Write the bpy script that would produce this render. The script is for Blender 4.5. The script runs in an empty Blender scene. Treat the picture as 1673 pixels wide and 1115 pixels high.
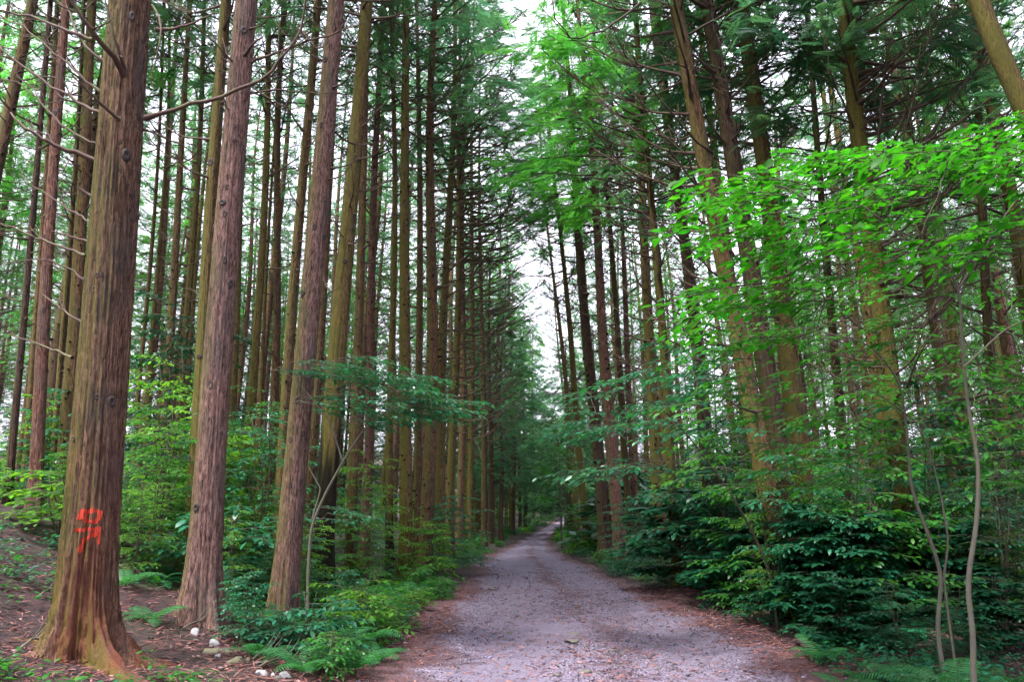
import bpy, math, random
import numpy as np
from mathutils import Vector, Matrix, Quaternion

# ------------------------------------------------------------------ camera, sky, sun, exposure
scene = bpy.context.scene
COL = scene.collection
F_PX, W_PX, H_PX = 1300.0, 1673.0, 1115.0
HORIZON = 832.0
EYE = 1.5
PITCH = math.atan((HORIZON - H_PX / 2) / F_PX)
cam_data = bpy.data.cameras.new('camera')
cam = bpy.data.objects.new('camera', cam_data)
COL.objects.link(cam)
cam.location = (0, 0, EYE)
cam.rotation_euler = (math.radians(90) + PITCH, 0, 0)
cam_data.sensor_width = 36.0
cam_data.lens = F_PX / W_PX * 36.0
cam_data.clip_end = 2000
cam_data.clip_start = 0.05
scene.camera = cam

SUN_EL, SUN_AZ = math.radians(66), math.radians(222)     # azimuth clockwise from +Y
world = bpy.data.worlds.new('World')
scene.world = world
world.use_nodes = True
wn = world.node_tree.nodes
wl = world.node_tree.links
wn.clear()
sky = wn.new('ShaderNodeTexSky')
sky.sky_type = 'NISHITA'
sky.sun_disc = False
sky.sun_elevation = SUN_EL
sky.sun_rotation = SUN_AZ
sky.air_density = 1.0
sky.dust_density = 4.0
hsv = wn.new('ShaderNodeHueSaturation')
hsv.inputs['Saturation'].default_value = 0.30
hsv.inputs['Value'].default_value = 1.0
mixc = wn.new('ShaderNodeMix')
mixc.data_type = 'RGBA'
mixc.inputs[0].default_value = 0.65                      # even overcast veil
mixc.inputs[7].default_value = (6.4, 6.3, 7.6, 1)
bg = wn.new('ShaderNodeBackground')
bg.inputs['Strength'].default_value = 0.075
wo = wn.new('ShaderNodeOutputWorld')
wl.new(sky.outputs[0], hsv.inputs['Color'])
wl.new(hsv.outputs[0], mixc.inputs[6])
wl.new(mixc.outputs[2], bg.inputs['Color'])
wl.new(bg.outputs[0], wo.inputs['Surface'])

sun_d = bpy.data.lights.new('sun', 'SUN')
sun_d.energy = 1.5
sun_d.angle = math.radians(14)
sun_d.color = (1.0, 0.96, 0.9)
sun = bpy.data.objects.new('sun', sun_d)
COL.objects.link(sun)
sdir = Vector((math.sin(SUN_AZ) * math.cos(SUN_EL), math.cos(SUN_AZ) * math.cos(SUN_EL), math.sin(SUN_EL)))
sun.rotation_euler = sdir.to_track_quat('Z', 'Y').to_euler()
sun.location = sdir * 60

vs = scene.view_settings
vs.view_transform = 'Standard'
vs.look = 'None'
vs.exposure = 2.75
vs.gamma = 1.0
vs.use_curve_mapping = False
scene.render.engine = 'CYCLES'
cy = scene.cycles
cy.use_denoising = True
cy.max_bounces = 3
cy.use_adaptive_sampling = True
cy.adaptive_threshold = 0.03
cy.diffuse_bounces = 2
cy.glossy_bounces = 2
cy.transmission_bounces = 2
cy.transparent_max_bounces = 4
cy.caustics_reflective = False
cy.caustics_refractive = False

# ------------------------------------------------------------------ helpers
rng = np.random.default_rng(7)
random.seed(7)
PI = math.pi


def pt(px, py, depth):
    """World point on the sight line through a photo pixel, at world distance y = depth."""
    u = (px - W_PX / 2) / F_PX
    v = (H_PX / 2 - py) / F_PX
    d = np.array([u, math.cos(PITCH) - v * math.sin(PITCH), math.sin(PITCH) + v * math.cos(PITCH)])
    return np.array([0, 0, EYE]) + d * (depth / d[1])


def proj(p):
    p = np.asarray(p, float)
    y, z = p[..., 1], p[..., 2] - EYE
    fw = y * math.cos(PITCH) + z * math.sin(PITCH)
    up = -y * math.sin(PITCH) + z * math.cos(PITCH)
    return W_PX / 2 + F_PX * p[..., 0] / fw, H_PX / 2 - F_PX * up / fw


def nrm(v):
    v = np.asarray(v, float)
    return v / (np.linalg.norm(v, axis=-1, keepdims=True) + 1e-9)


class MB:
    """Collects vertices, faces and a per-vertex tint, and links them as one mesh."""
    def __init__(s):
        s.v, s.f3, s.f4, s.c, s.n = [], [], [], [], 0

    def add(s, v, f3=None, f4=None, c=(1, 1, 1)):
        v = np.asarray(v, float).reshape(-1, 3)
        c = np.asarray(c, float)
        if c.ndim == 1:
            c = np.repeat(c[None, :], len(v), 0)
        s.v.append(v)
        s.c.append(c)
        if f3 is not None and len(f3):
            s.f3.append(np.asarray(f3, np.int64).reshape(-1, 3) + s.n)
        if f4 is not None and len(f4):
            s.f4.append(np.asarray(f4, np.int64).reshape(-1, 4) + s.n)
        s.n += len(v)

    def inst(s, tv, M, T, f3=None, f4=None, c=None):
        """Copies of a template: tv (V,3), M (N,3,3) columns = axes, T (N,3), c (N,3)."""
        N, V = len(T), len(tv)
        if N == 0:
            return
        P = np.einsum('nij,vj->nvi', M, tv) + T[:, None, :]
        off = (np.arange(N) * V)[:, None, None]
        a = None if f3 is None else (np.asarray(f3)[None] + off).reshape(-1, 3)
        b = None if f4 is None else (np.asarray(f4)[None] + off).reshape(-1, 4)
        cc = np.ones((N * V, 3)) if c is None else np.repeat(c, V, 0)
        s.add(P.reshape(-1, 3), a, b, cc)

    def tube(s, pts, radii, sides=5, c=(1, 1, 1), cap=True):
        pts = np.asarray(pts, float)
        radii = np.broadcast_to(np.asarray(radii, float), (len(pts),))
        t = nrm(np.gradient(pts, axis=0))
        ref = np.array([0, 0, 1.0]) if abs(t[0][2]) < 0.8 else np.array([1.0, 0, 0])
        a = nrm(np.cross(t, ref))
        b = np.cross(t, a)
        th = np.arange(sides) / sides * 2 * PI
        ring = a[:, None, :] * np.cos(th)[None, :, None] + b[:, None, :] * np.sin(th)[None, :, None]
        P = pts[:, None, :] + ring * radii[:, None, None]
        n = len(pts)
        i, j = np.meshgrid(np.arange(n - 1), np.arange(sides), indexing='ij')
        i, j = i.ravel(), j.ravel()
        q = np.stack([i * sides + j, i * sides + (j + 1) % sides, (i + 1) * sides + (j + 1) % sides, (i + 1) * sides + j], 1)
        V = P.reshape(-1, 3)
        f3 = None
        if cap:
            V = np.vstack([V, pts[-1] + t[-1] * radii[-1] * 0.6])
            k = len(V) - 1
            f3 = [((n - 1) * sides + m, (n - 1) * sides + (m + 1) % sides, k) for m in range(sides)]
        s.add(V, f3, q, c)

    def mesh(s, name, mat, smooth=False):
        V = np.concatenate(s.v)
        Cc = np.concatenate(s.c)
        f3 = np.concatenate(s.f3) if s.f3 else np.zeros((0, 3), np.int64)
        f4 = np.concatenate(s.f4) if s.f4 else np.zeros((0, 4), np.int64)
        m = bpy.data.meshes.new(name)
        m.vertices.add(len(V))
        m.vertices.foreach_set('co', V.astype(np.float32).ravel())
        nl = f3.size + f4.size
        m.loops.add(nl)
        m.loops.foreach_set('vertex_index', np.concatenate([f3.ravel(), f4.ravel()]).astype(np.int32))
        m.polygons.add(len(f3) + len(f4))
        st = np.concatenate([np.arange(len(f3)) * 3, f3.size + np.arange(len(f4)) * 4]).astype(np.int32)
        m.polygons.foreach_set('loop_start', st)
        if smooth:
            m.polygons.foreach_set('use_smooth', np.ones(len(st), bool))
        at = m.attributes.new('tint', 'FLOAT_COLOR', 'POINT')
        at.data.foreach_set('color', np.hstack([Cc, np.ones((len(Cc), 1))]).astype(np.float32).ravel())
        m.materials.append(mat)
        m.update(calc_edges=True)
        return m


def link(name, mesh, parent=None, loc=None, rot=None, scale=None):
    o = bpy.data.objects.new(name, mesh)
    COL.objects.link(o)
    if parent is not None:
        o.parent = parent
    if loc is not None:
        o.location = loc
    if rot is not None:
        if isinstance(rot, Quaternion):
            o.rotation_mode = 'QUATERNION'
            o.rotation_quaternion = rot
        else:
            o.rotation_euler = rot
    if scale is not None:
        o.scale = scale if hasattr(scale, '__len__') else (scale,) * 3
    return o


def tag(o, label=None, cat=None, group=None, kind=None):
    if label:
        o['label'] = label
    if cat:
        o['category'] = cat
    if group:
        o['group'] = group
    if kind:
        o['kind'] = kind
    return o


def frames(x, up, scale):
    """Leaf frames: x axis along the leaf, z near 'up'. Returns (N,3,3) with columns x,y,z times scale."""
    x = nrm(x)
    y = nrm(np.cross(up, x))
    z = np.cross(x, y)
    return np.stack([x, y, z], -1) * np.asarray(scale)[:, None, None]


# ------------------------------------------------------------------ materials
class NT:
    def __init__(s, name):
        s.m = bpy.data.materials.new(name)
        s.m.use_nodes = True
        s.t = s.m.node_tree
        s.t.nodes.clear()
        s.out = s.t.nodes.new('ShaderNodeOutputMaterial')

    def n(s, typ, **kw):
        nd = s.t.nodes.new(typ)
        for k, v in kw.items():
            if k.startswith('_'):
                setattr(nd, k[1:], v)
            else:
                k2 = int(k[1:]) if k[0] == 'i' and k[1:].isdigit() else k.replace('_', ' ')
                if isinstance(v, bpy.types.NodeSocket):
                    s.t.links.new(v, nd.inputs[k2])
                else:
                    nd.inputs[k2].default_value = v
        return nd

    def coords(s, scale=(1, 1, 1), kind='Object'):
        tc = s.n('ShaderNodeTexCoord')
        mp = s.n('ShaderNodeMapping', Vector=tc.outputs[kind], Scale=scale)
        return mp.outputs[0]

    def noise(s, vec, scale, detail=4, rough=0.55, dist=0.0):
        return s.n('ShaderNodeTexNoise', Vector=vec, Scale=scale, Detail=detail, Roughness=rough, Distortion=dist).outputs[0]

    def ramp(s, fac, stops):
        r = s.n('ShaderNodeValToRGB', Fac=fac)
        cr = r.color_ramp
        while len(cr.elements) < len(stops):
            cr.elements.new(0.5)
        for e, (p, c) in zip(cr.elements, stops):
            e.position = p
            e.color = (*c, 1) if len(c) == 3 else c
        return r.outputs[0]

    def mix(s, fac, a, b, mode='MIX'):
        nd = s.n('ShaderNodeMix', _data_type='RGBA', _blend_type=mode)
        for k, v in ((0, fac), (6, a), (7, b)):
            if isinstance(v, bpy.types.NodeSocket):
                s.t.links.new(v, nd.inputs[k])
            else:
                nd.inputs[k].default_value = v if k == 0 else ((*v, 1) if len(v) == 3 else v)
        return nd.outputs[2]

    def math(s, op, a, b=0.0, c=None, clamp=False):
        nd = s.n('ShaderNodeMath', _operation=op, _use_clamp=clamp)
        for k, v in enumerate((a, b, c)):
            if v is None:
                continue
            if isinstance(v, bpy.types.NodeSocket):
                s.t.links.new(v, nd.inputs[k])
            else:
                nd.inputs[k].default_value = v
        return nd.outputs[0]

    def done(s, shader):
        s.t.links.new(shader, s.out.inputs['Surface'])
        return s.m


def bark_material(name, dark, mid, light, patch, moss_amt, moss_col=(0.085, 0.086, 0.012), red=None, bump=0.6, mossdir=(-0.8, -0.35, 0.2)):
    t = NT(name)
    fib = t.coords((1, 1, 0.15))
    lump = t.coords((1, 1, 0.35))
    full = t.coords((1, 1, 1))
    rnd = t.n('ShaderNodeObjectInfo').outputs['Random']
    n1 = t.noise(fib, 55, 8, 0.72, 0.5)
    n2 = t.noise(lump, 5.0, 4, 0.6)
    n3 = t.noise(lump, 1.7, 3, 0.5)
    n4 = t.noise(full, 60, 3, 0.6)
    c = t.ramp(n1, [(0.36, dark), (0.47, mid), (0.58, light), (0.72, tuple(min(1, x * 1.25) for x in light))])
    n6 = t.noise(t.coords((1, 1, 0.28)), 26, 6, 0.7, 1.6)
    c = t.mix(t.ramp(n6, [(0.36, (0.85, 0.85, 0.85)), (0.47, (0, 0, 0))]), c, dark)
    c = t.mix(t.ramp(n6, [(0.60, (0, 0, 0)), (0.72, (0.6, 0.6, 0.6))]), c, tuple(min(1, x * 1.2) for x in light))
    c = t.mix(t.ramp(n2, [(0.46, (0, 0, 0)), (0.62, (0.85, 0.85, 0.85))]), c, t.mix(0.6, c, patch), 'MIX')
    if red is not None:
        geo = t.n('ShaderNodeTexCoord').outputs['Object']
        sx = t.n('ShaderNodeSeparateXYZ', Vector=geo)
        f = t.math('MULTIPLY_ADD', t.noise(t.coords((1, 1, 0.2)), 3.2, 4, 0.6), 4.0, -1.5, clamp=True)
        lo = t.n('ShaderNodeMapRange', Value=sx.outputs[2], i1=0.15, i2=1.9, i3=0.85, i4=0.0).outputs[0]
        c = t.mix(t.math('MULTIPLY', f, t.math('MULTIPLY', lo, 1.1, clamp=True)), c, t.mix(0.5, t.mix(0.8, c, red, 'MULTIPLY'), red))
    nor = t.n('ShaderNodeNewGeometry').outputs['Normal']
    dp = t.n('ShaderNodeVectorMath', _operation='DOT_PRODUCT', i0=nor, i1=mossdir).outputs['Value']
    mm = t.math('ADD', t.math('MULTIPLY', dp, 0.55), t.math('MULTIPLY', n2, 0.9))
    mm = t.math('ADD', mm, t.math('MULTIPLY_ADD', rnd, 0.28, moss_amt - 0.62))
    mm = t.math('ADD', mm, t.math('MULTIPLY_ADD', n4, 0.5, -0.25))
    mf = t.ramp(mm, [(0.25, (0, 0, 0)), (0.75, (0.9, 0.9, 0.9))])
    mc = t.mix(n4, tuple(x * 0.6 for x in moss_col), tuple(x * 1.6 for x in moss_col))
    mc = t.mix(0.45, mc, t.mix(1.0, c, (0.85, 0.95, 0.3), 'MULTIPLY'))
    c = t.mix(mf, c, mc)
    # odd grey lichen flecks
    n5 = t.noise(full, 14, 5, 0.7)
    c = t.mix(t.ramp(n5, [(0.66, (0, 0, 0)), (0.74, (0.35, 0.35, 0.35))]), c, (0.20, 0.185, 0.175))
    tint = t.n('ShaderNodeAttribute', _attribute_name='tint').outputs['Color']
    c = t.mix(1.0, c, tint, 'MULTIPLY')
    hgt = t.math('ADD', t.math('MULTIPLY', n1, 0.7), t.math('ADD', t.math('MULTIPLY', n4, 0.3), t.math('MULTIPLY', n6, 0.9)))
    bp = t.n('ShaderNodeBump', Strength=bump, Distance=0.022, Height=hgt)
    b = t.n('ShaderNodeBsdfPrincipled', Base_Color=c, Roughness=0.85, Normal=bp.outputs[0])
    b.inputs['Specular IOR Level'].default_value = 0.25
    return t.done(b.outputs[0])


BARK_RED = bark_material('bark_reddish', (0.014, 0.006, 0.005), (0.098, 0.040, 0.028), (0.20, 0.098, 0.072), (0.065, 0.052, 0.054), 0.10)
BARK_PINK = bark_material('bark_pinkish_grey', (0.018, 0.009, 0.008), (0.118, 0.060, 0.050), (0.235, 0.14, 0.122), (0.058, 0.05, 0.056), 0.17)
BARK_BROWN = bark_material('bark_brown', (0.012, 0.006, 0.004), (0.088, 0.044, 0.023), (0.18, 0.10, 0.057), (0.06, 0.05, 0.042), 0.30)
BARK_MOSS = bark_material('bark_mossy', (0.012, 0.007, 0.004), (0.082, 0.046, 0.021), (0.165, 0.10, 0.05), (0.06, 0.05, 0.034), 0.48)
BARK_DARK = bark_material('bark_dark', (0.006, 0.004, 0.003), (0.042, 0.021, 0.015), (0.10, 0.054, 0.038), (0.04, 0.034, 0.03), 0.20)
BARK_PAINT = bark_material('bark_marked_tree', (0.014, 0.007, 0.005), (0.105, 0.054, 0.034), (0.215, 0.125, 0.088), (0.05, 0.045, 0.054), 0.40,
                           red=(0.24, 0.066, 0.036), bump=1.0)
BARKS = {'red': BARK_RED, 'pink': BARK_PINK, 'brown': BARK_BROWN, 'moss': BARK_MOSS, 'dark': BARK_DARK, 'paint': BARK_PAINT}


def twig_material(name, a, b, moss=0.0):
    t = NT(name)
    c = t.mix(t.noise(t.coords((1, 1, 1)), 14, 4), a, b)
    if moss:
        c = t.mix(t.ramp(t.noise(t.coords(), 6, 3), [(0.5, (0, 0, 0)), (0.62, (moss,) * 3)]), c, (0.10, 0.11, 0.03))
    bs = t.n('ShaderNodeBsdfPrincipled', Base_Color=c, Roughness=0.8)
    return t.done(bs.outputs[0])


TWIG = twig_material('dead_branch_bark', (0.035, 0.018, 0.014), (0.11, 0.06, 0.046), 0.5)
TWIG_DARK = twig_material('dark_branch_bark', (0.02, 0.011, 0.009), (0.07, 0.037, 0.028), 0.3)
STEM = twig_material('smooth_stem_bark', (0.06, 0.052, 0.04), (0.14, 0.125, 0.10), 0.4)
SHRUBWOOD = twig_material('shrub_twig_bark', (0.025, 0.022, 0.014), (0.075, 0.06, 0.04), 0.4)
KNOT = twig_material('knot_bark', (0.010, 0.007, 0.006), (0.045, 0.028, 0.024), 0.0)


def leaf_material(name, base, trans, rough=0.42, spec=0.5, tr=0.35):
    t = NT(name)
    tint = t.n('ShaderNodeAttribute', _attribute_name='tint').outputs['Color']
    rnd = t.n('ShaderNodeObjectInfo').outputs['Random']
    nz = t.noise(t.coords(), 30, 2)
    v = t.math('ADD', t.math('MULTIPLY_ADD', rnd, 0.35, 0.72), t.math('MULTIPLY', nz, 0.2))
    tt = t.mix(1.0, tint, t.n('ShaderNodeCombineXYZ', X=v, Y=v, Z=v).outputs[0], 'MULTIPLY')
    c = t.mix(1.0, base, tt, 'MULTIPLY')
    c2 = t.mix(1.0, trans, tt, 'MULTIPLY')
    b = t.n('ShaderNodeBsdfPrincipled', Base_Color=c, Roughness=rough)
    b.inputs['Specular IOR Level'].default_value = spec
    tb = t.n('ShaderNodeBsdfTranslucent', Color=c2)
    mx = t.n('ShaderNodeMixShader', Fac=tr, i1=b.outputs[0], i2=tb.outputs[0])
    return t.done(mx.outputs[0])


LEAF_BRIGHT = leaf_material('leaf_bright_green', (0.026, 0.125, 0.010), (0.05, 0.31, 0.010), 0.5, 0.3, 0.5)
LEAF_MID = leaf_material('leaf_mid_green', (0.024, 0.120, 0.016), (0.055, 0.30, 0.014), 0.42, 0.45, 0.38)
LEAF_COOL = leaf_material('leaf_cool_green', (0.018, 0.118, 0.058), (0.035, 0.25, 0.062), 0.36, 0.5, 0.32)
LEAF_DARK = leaf_material('leaf_dark_glossy', (0.010, 0.062, 0.030), (0.02, 0.14, 0.035), 0.33, 0.5, 0.25)  # glossy evergreen tone, deepened to put shade into the colour
LEAF_LIME = leaf_material('leaf_yellow_green', (0.07, 0.19, 0.02), (0.14, 0.40, 0.02), 0.5, 0.35, 0.5)
FERN = leaf_material('fern_green', (0.028, 0.135, 0.042), (0.05, 0.27, 0.04), 0.5, 0.4, 0.35)
CONIFER = leaf_material('conifer_sprays', (0.036, 0.098, 0.044), (0.085, 0.25, 0.085), 0.55, 0.3, 0.45)
CONIFER_LIT = leaf_material('conifer_sprays_lit', (0.034, 0.125, 0.024), (0.08, 0.34, 0.035), 0.5, 0.3, 0.5)  # brighter copy of the sprays, backlight put into the colour
DEADLEAF = leaf_material('dead_leaf_litter', (0.36, 0.29, 0.34), (0.2, 0.11, 0.11), 0.75, 0.3, 0.1)


def ground_material():
    t = NT('needle_litter_soil')
    p = t.coords()
    n1 = t.noise(p, 0.9, 4)
    n2 = t.noise(p, 38, 6, 0.7, 1.2)
    n3 = t.noise(p, 9, 5, 0.65)
    c = t.ramp(n2, [(0.3, (0.007, 0.004, 0.005)), (0.5, (0.036, 0.013, 0.015)), (0.64, (0.09, 0.032, 0.033)), (0.78, (0.20, 0.11, 0.11))])
    c = t.mix(t.ramp(n3, [(0.42, (0, 0, 0)), (0.6, (1, 1, 1))]), c, t.mix(1.0, c, (0.55, 0.55, 0.7), 'MULTIPLY'))
    c = t.mix(t.ramp(n1, [(0.5, (0, 0, 0)), (0.68, (0.5, 0.5, 0.5))]), c, (0.03, 0.045, 0.018))
    bp = t.n('ShaderNodeBump', Strength=0.9, Distance=0.03, Height=t.math('ADD', n2, n3))
    b = t.n('ShaderNodeBsdfPrincipled', Base_Color=c, Roughness=0.9, Normal=bp.outputs[0])
    return t.done(b.outputs[0])


def path_material():
    t = NT('gravel_track')
    p = t.coords()
    vo = t.n('ShaderNodeTexVoronoi', Vector=p, Scale=70.0)
    vo2 = t.n('ShaderNodeTexVoronoi', Vector=p, Scale=17.0)
    n1 = t.noise(p, 0.8, 4, 0.6)
    n2 = t.noise(p, 5, 5, 0.6)
    n3 = t.noise(p, 110, 3, 0.6)
    sep = t.n('ShaderNodeSeparateColor', Color=vo.outputs['Color'])
    c = t.ramp(sep.outputs[0], [(0.0, (0.04, 0.029, 0.050)), (0.35, (0.105, 0.079, 0.128)), (0.7, (0.185, 0.145, 0.22)), (0.93, (0.34, 0.285, 0.37))])
    c = t.mix(t.ramp(n2, [(0.45, (0, 0, 0)), (0.65, (0.8, 0.8, 0.8))]), c, t.mix(1.0, c, (0.52, 0.47, 0.52), 'MULTIPLY'))
    at = t.n('ShaderNodeSeparateColor', Color=t.n('ShaderNodeAttribute', _attribute_name='tint').outputs['Color'])
    # compacted wheel tracks: fine, even, paler grit
    fine = t.mix(n3, (0.085, 0.066, 0.105), (0.215, 0.178, 0.25))
    c = t.mix(t.math('MULTIPLY', at.outputs[1], t.ramp(n2, [(0.3, (1, 1, 1)), (0.75, (0.45, 0.45, 0.45))])), c, fine)
    lit = t.math('ADD', t.math('MULTIPLY_ADD', n1, 1.3, -0.62), t.math('MULTIPLY', at.outputs[0], 0.85))
    lit = t.math('ADD', lit, t.math('MULTIPLY_ADD', n2, 0.5, -0.25))
    c = t.mix(t.ramp(lit, [(0.12, (0, 0, 0)), (0.5, (0.92, 0.92, 0.92))]), c, t.mix(t.ramp(n3, [(0.35, (0, 0, 0)), (0.65, (1, 1, 1))]), (0.028, 0.010, 0.013), (0.125, 0.047, 0.05)))
    h = t.math('ADD', t.math('MULTIPLY', vo.outputs['Distance'], -0.8), t.math('ADD', t.math('MULTIPLY', n3, 0.5), t.math('MULTIPLY', vo2.outputs['Distance'], -0.5)))
    bp = t.n('ShaderNodeBump', Strength=0.8, Distance=0.02, Height=h)
    b = t.n('ShaderNodeBsdfPrincipled', Base_Color=c, Roughness=0.8, Normal=bp.outputs[0])
    return t.done(b.outputs[0])


def stone_material(name, a, b_, moss=0.0):
    t = NT(name)
    p = t.coords()
    n = t.noise(p, 9, 6, 0.65)
    c = t.mix(n, a, b_)
    tint = t.n('ShaderNodeAttribute', _attribute_name='tint').outputs['Color']
    c = t.mix(1.0, c, tint, 'MULTIPLY')
    if moss:
        nz = t.n('ShaderNodeSeparateXYZ', Vector=t.n('ShaderNodeNewGeometry').outputs['Normal']).outputs[2]
        f = t.math('MULTIPLY', t.ramp(t.noise(p, 7, 4), [(0.45, (0, 0, 0)), (0.6, (1, 1, 1))]), t.math('MULTIPLY', nz, moss, clamp=True))
        c = t.mix(f, c, (0.10, 0.14, 0.02))
    bp = t.n('ShaderNodeBump', Strength=0.6, Distance=0.02, Height=t.noise(p, 26, 6, 0.7))
    b = t.n('ShaderNodeBsdfPrincipled', Base_Color=c, Roughness=0.75, Normal=bp.outputs[0])
    return t.done(b.outputs[0])


SOIL = ground_material()
GRAVEL = path_material()
STONE = stone_material('path_stone', (0.07, 0.06, 0.066), (0.20, 0.17, 0.16), 0.4)
ROCK_WHITE = stone_material('pale_rock', (0.10, 0.092, 0.10), (0.50, 0.48, 0.52), 0.25)
ROCK_TAN = stone_material('mossy_rock', (0.10, 0.09, 0.055), (0.26, 0.23, 0.16), 0.7)
PEBBLE = stone_material('pebble', (0.7, 0.7, 0.7), (1, 1, 1))
tp = NT('red_spray_paint')
pb = tp.n('ShaderNodeBsdfPrincipled', Base_Color=tp.mix(tp.noise(tp.coords((1, 1, 0.2)), 60, 4), (0.30, 0.022, 0.012), (0.68, 0.055, 0.022)), Roughness=0.75)
worn = tp.ramp(tp.noise(tp.coords((1, 1, 0.25)), 45, 6, 0.7), [(0.30, (0.05, 0.05, 0.05)), (0.47, (0.95, 0.95, 0.95))])
PAINT = tp.done(tp.n('ShaderNodeMixShader', Fac=worn, i1=tp.n('ShaderNodeBsdfTransparent').outputs[0], i2=pb.outputs[0]).outputs[0])

# ------------------------------------------------------------------ terrain and path
PY = np.array([-12, 2, 6.9, 8.9, 11.6, 16.5, 22, 27, 33, 40, 50, 65, 80, 100, 130, 400])
PLX = np.array([-1.7, -1.35, -1.22, -1.3, -1.2, -1.0, -.9, -.8, -.3, .3, 1.1, 2.3, 4.5, 9, 18, 120])
PRX = np.array([3.3, 3.2, 3.05, 3.0, 2.9, 2.4, 2.05, 1.75, 1.65, 1.75, 2.4, 3.7, 6.2, 11, 20.5, 123])
_ys = np.linspace(-12, 400, 1648)
_k = np.ones(13) / 13


def _sm(a):
    b = np.interp(_ys, PY, a)
    return np.convolve(np.pad(b, 6, 'edge'), _k, 'valid')


_L, _R = _sm(PLX), _sm(PRX)
_wz = np.random.default_rng(3).uniform(0, 2 * PI, (10, 2))


def und(x, y):
    s = 0
    for i, (k, a) in enumerate([(0.5, .5), (0.9, .4), (1.7, .3), (2.9, .25), (5.1, .14), (8.3, .1)]):
        s = s + a * np.sin(k * (x * math.cos(i * 1.3) + y * math.sin(i * 1.3)) + _wz[i, 0]) * np.sin(k * 0.8 * (-x * math.sin(i * 1.3) + y * math.cos(i * 1.3)) + _wz[i, 1])
    return s


def edges_at(y):
    w1 = 0.10 * np.sin(1.3 * y + 1) + 0.06 * np.sin(3.7 * y) + .04 * np.sin(9.1 * y + 2)
    w2 = 0.12 * np.sin(1.1 * y + 3) + 0.06 * np.sin(4.3 * y + 1) + .04 * np.sin(8.3 * y)
    return np.interp(y, _ys, _L) + w1, np.interp(y, _ys, _R) + w2


def terr(x, y):
    x = np.asarray(x, float)
    y = np.asarray(y, float)
    L, R = np.interp(y, _ys, _L), np.interp(y, _ys, _R)
    dl, dr = np.maximum(0, L - x), np.maximum(0, x - R)
    A = np.interp(y, [0, 9, 14, 22, 40], [1, 1, .8, .4, .3])
    zl = np.interp(dl, [0, .4, 1, 2.1, 3.2, 5.1, 7, 12, 40, 200], [0, .09, .17, .34, .70, 1.45, 1.95, 2.2, 3, 6]) * A
    zr = np.interp(dr, [0, .5, 2, 6, 15, 40, 200], [0, .05, .10, .32, .9, 2.2, 6])
    zp = np.interp(y, [-12, 14, 20, 26, 32, 45, 65, 80, 110, 180, 400], [0, 0, .01, .05, -.06, -.12, -.1, .3, 3.5, 12, 28])
    out = np.minimum(1, (dl + dr) * 1.5)
    mid = (x - (L + R) / 2) / ((R - L) / 2)
    crown = np.where(np.abs(mid) < 1, -0.05 * np.exp(-((np.abs(mid) - .5) / .2) ** 2), 0)
    return zl + zr + zp + out * 0.075 * und(x, y) + 0.022 * und(x * 1.4 + 3, y * 1.4) + crown


def nonuni(lo, a, b, hi, fine, n):
    mid = np.arange(a, b + 1e-6, fine)
    left = a - (a - lo) * (np.linspace(1, 0, n, endpoint=False)) ** 2.2
    right = b + (hi - b) * (np.linspace(0, 1, n + 1)[1:]) ** 2.2
    return np.concatenate([left, mid, right])


def grid_faces(nx, ny):
    i, j = np.meshgrid(np.arange(ny - 1), np.arange(nx - 1), indexing='ij')
    i, j = i.ravel(), j.ravel()
    return np.stack([i * nx + j, i * nx + j + 1, (i + 1) * nx + j + 1, (i + 1) * nx + j], 1)


gx = nonuni(-600, -9, 8, 600, 0.13, 60)
gy = np.concatenate([nonuni(-300, 2.5, 24, 900, 0.11, 70)[:70 + 196], np.arange(24.2, 70, .3), 70 + 830 * np.linspace(.002, 1, 50) ** 2.2])
X, Y = np.meshgrid(gx, gy)
L_, R_ = edges_at(Y)
inside = np.clip(np.minimum(X - L_, R_ - X) / 0.18, 0, 1)
Z = terr(X, Y) - 0.09 * inside + np.where(inside > 0, 0, np.random.default_rng(5).normal(0, .008, X.shape))
m = MB()
m.add(np.stack([X, Y, Z], -1).reshape(-1, 3), None, grid_faces(len(gx), len(gy)))
ground = link('ground', m.mesh('ground', SOIL, True))
tag(ground, 'reddish brown forest floor of needle litter beside the track', None, None, 'structure')

py_ = np.concatenate([np.arange(-12, 3, .5), np.arange(3, 22, .07), np.arange(22, 60, .3), np.arange(60, 130, 1.5)])
pu = np.linspace(-0.04, 1.04, 62)
PYg, PUg = np.meshgrid(py_, pu, indexing='ij')
L_, R_ = edges_at(PYg)
PXg = L_ + (R_ - L_) * PUg
r5 = np.random.default_rng(8)
PZg = terr(PXg, PYg) + 0.006 + r5.normal(0, .006, PXg.shape) + 0.02 * np.maximum(0, und(PXg * 3, PYg * 3)) - 0.05 * (np.clip(np.abs(PUg - .5) - .49, 0, 1) / .05) ** 1
m = MB()
wob_ = .06 * np.sin(PYg * .7) + .03 * np.sin(PYg * 2.1)
trk = np.exp(-((PUg - .33 - wob_ * .5) / .13) ** 2) + .75 * np.exp(-((PUg - .74 - wob_ * .5) / .10) ** 2)
litm = np.clip((np.abs(PUg - .5) - .30) / .2, 0, 1) ** 1.2 + .35 * np.exp(-((PUg - .55) / .06) ** 2)
m.add(np.stack([PXg, PYg, PZg], -1).reshape(-1, 3), None, grid_faces(len(pu), len(py_)), np.stack([litm, np.clip(trk, 0, 1), 0 * trk], -1).reshape(-1, 3))
path = link('path', m.mesh('path', GRAVEL, True))
tag(path, 'grey purple gravel track running into the forest', None, None, 'structure')

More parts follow.
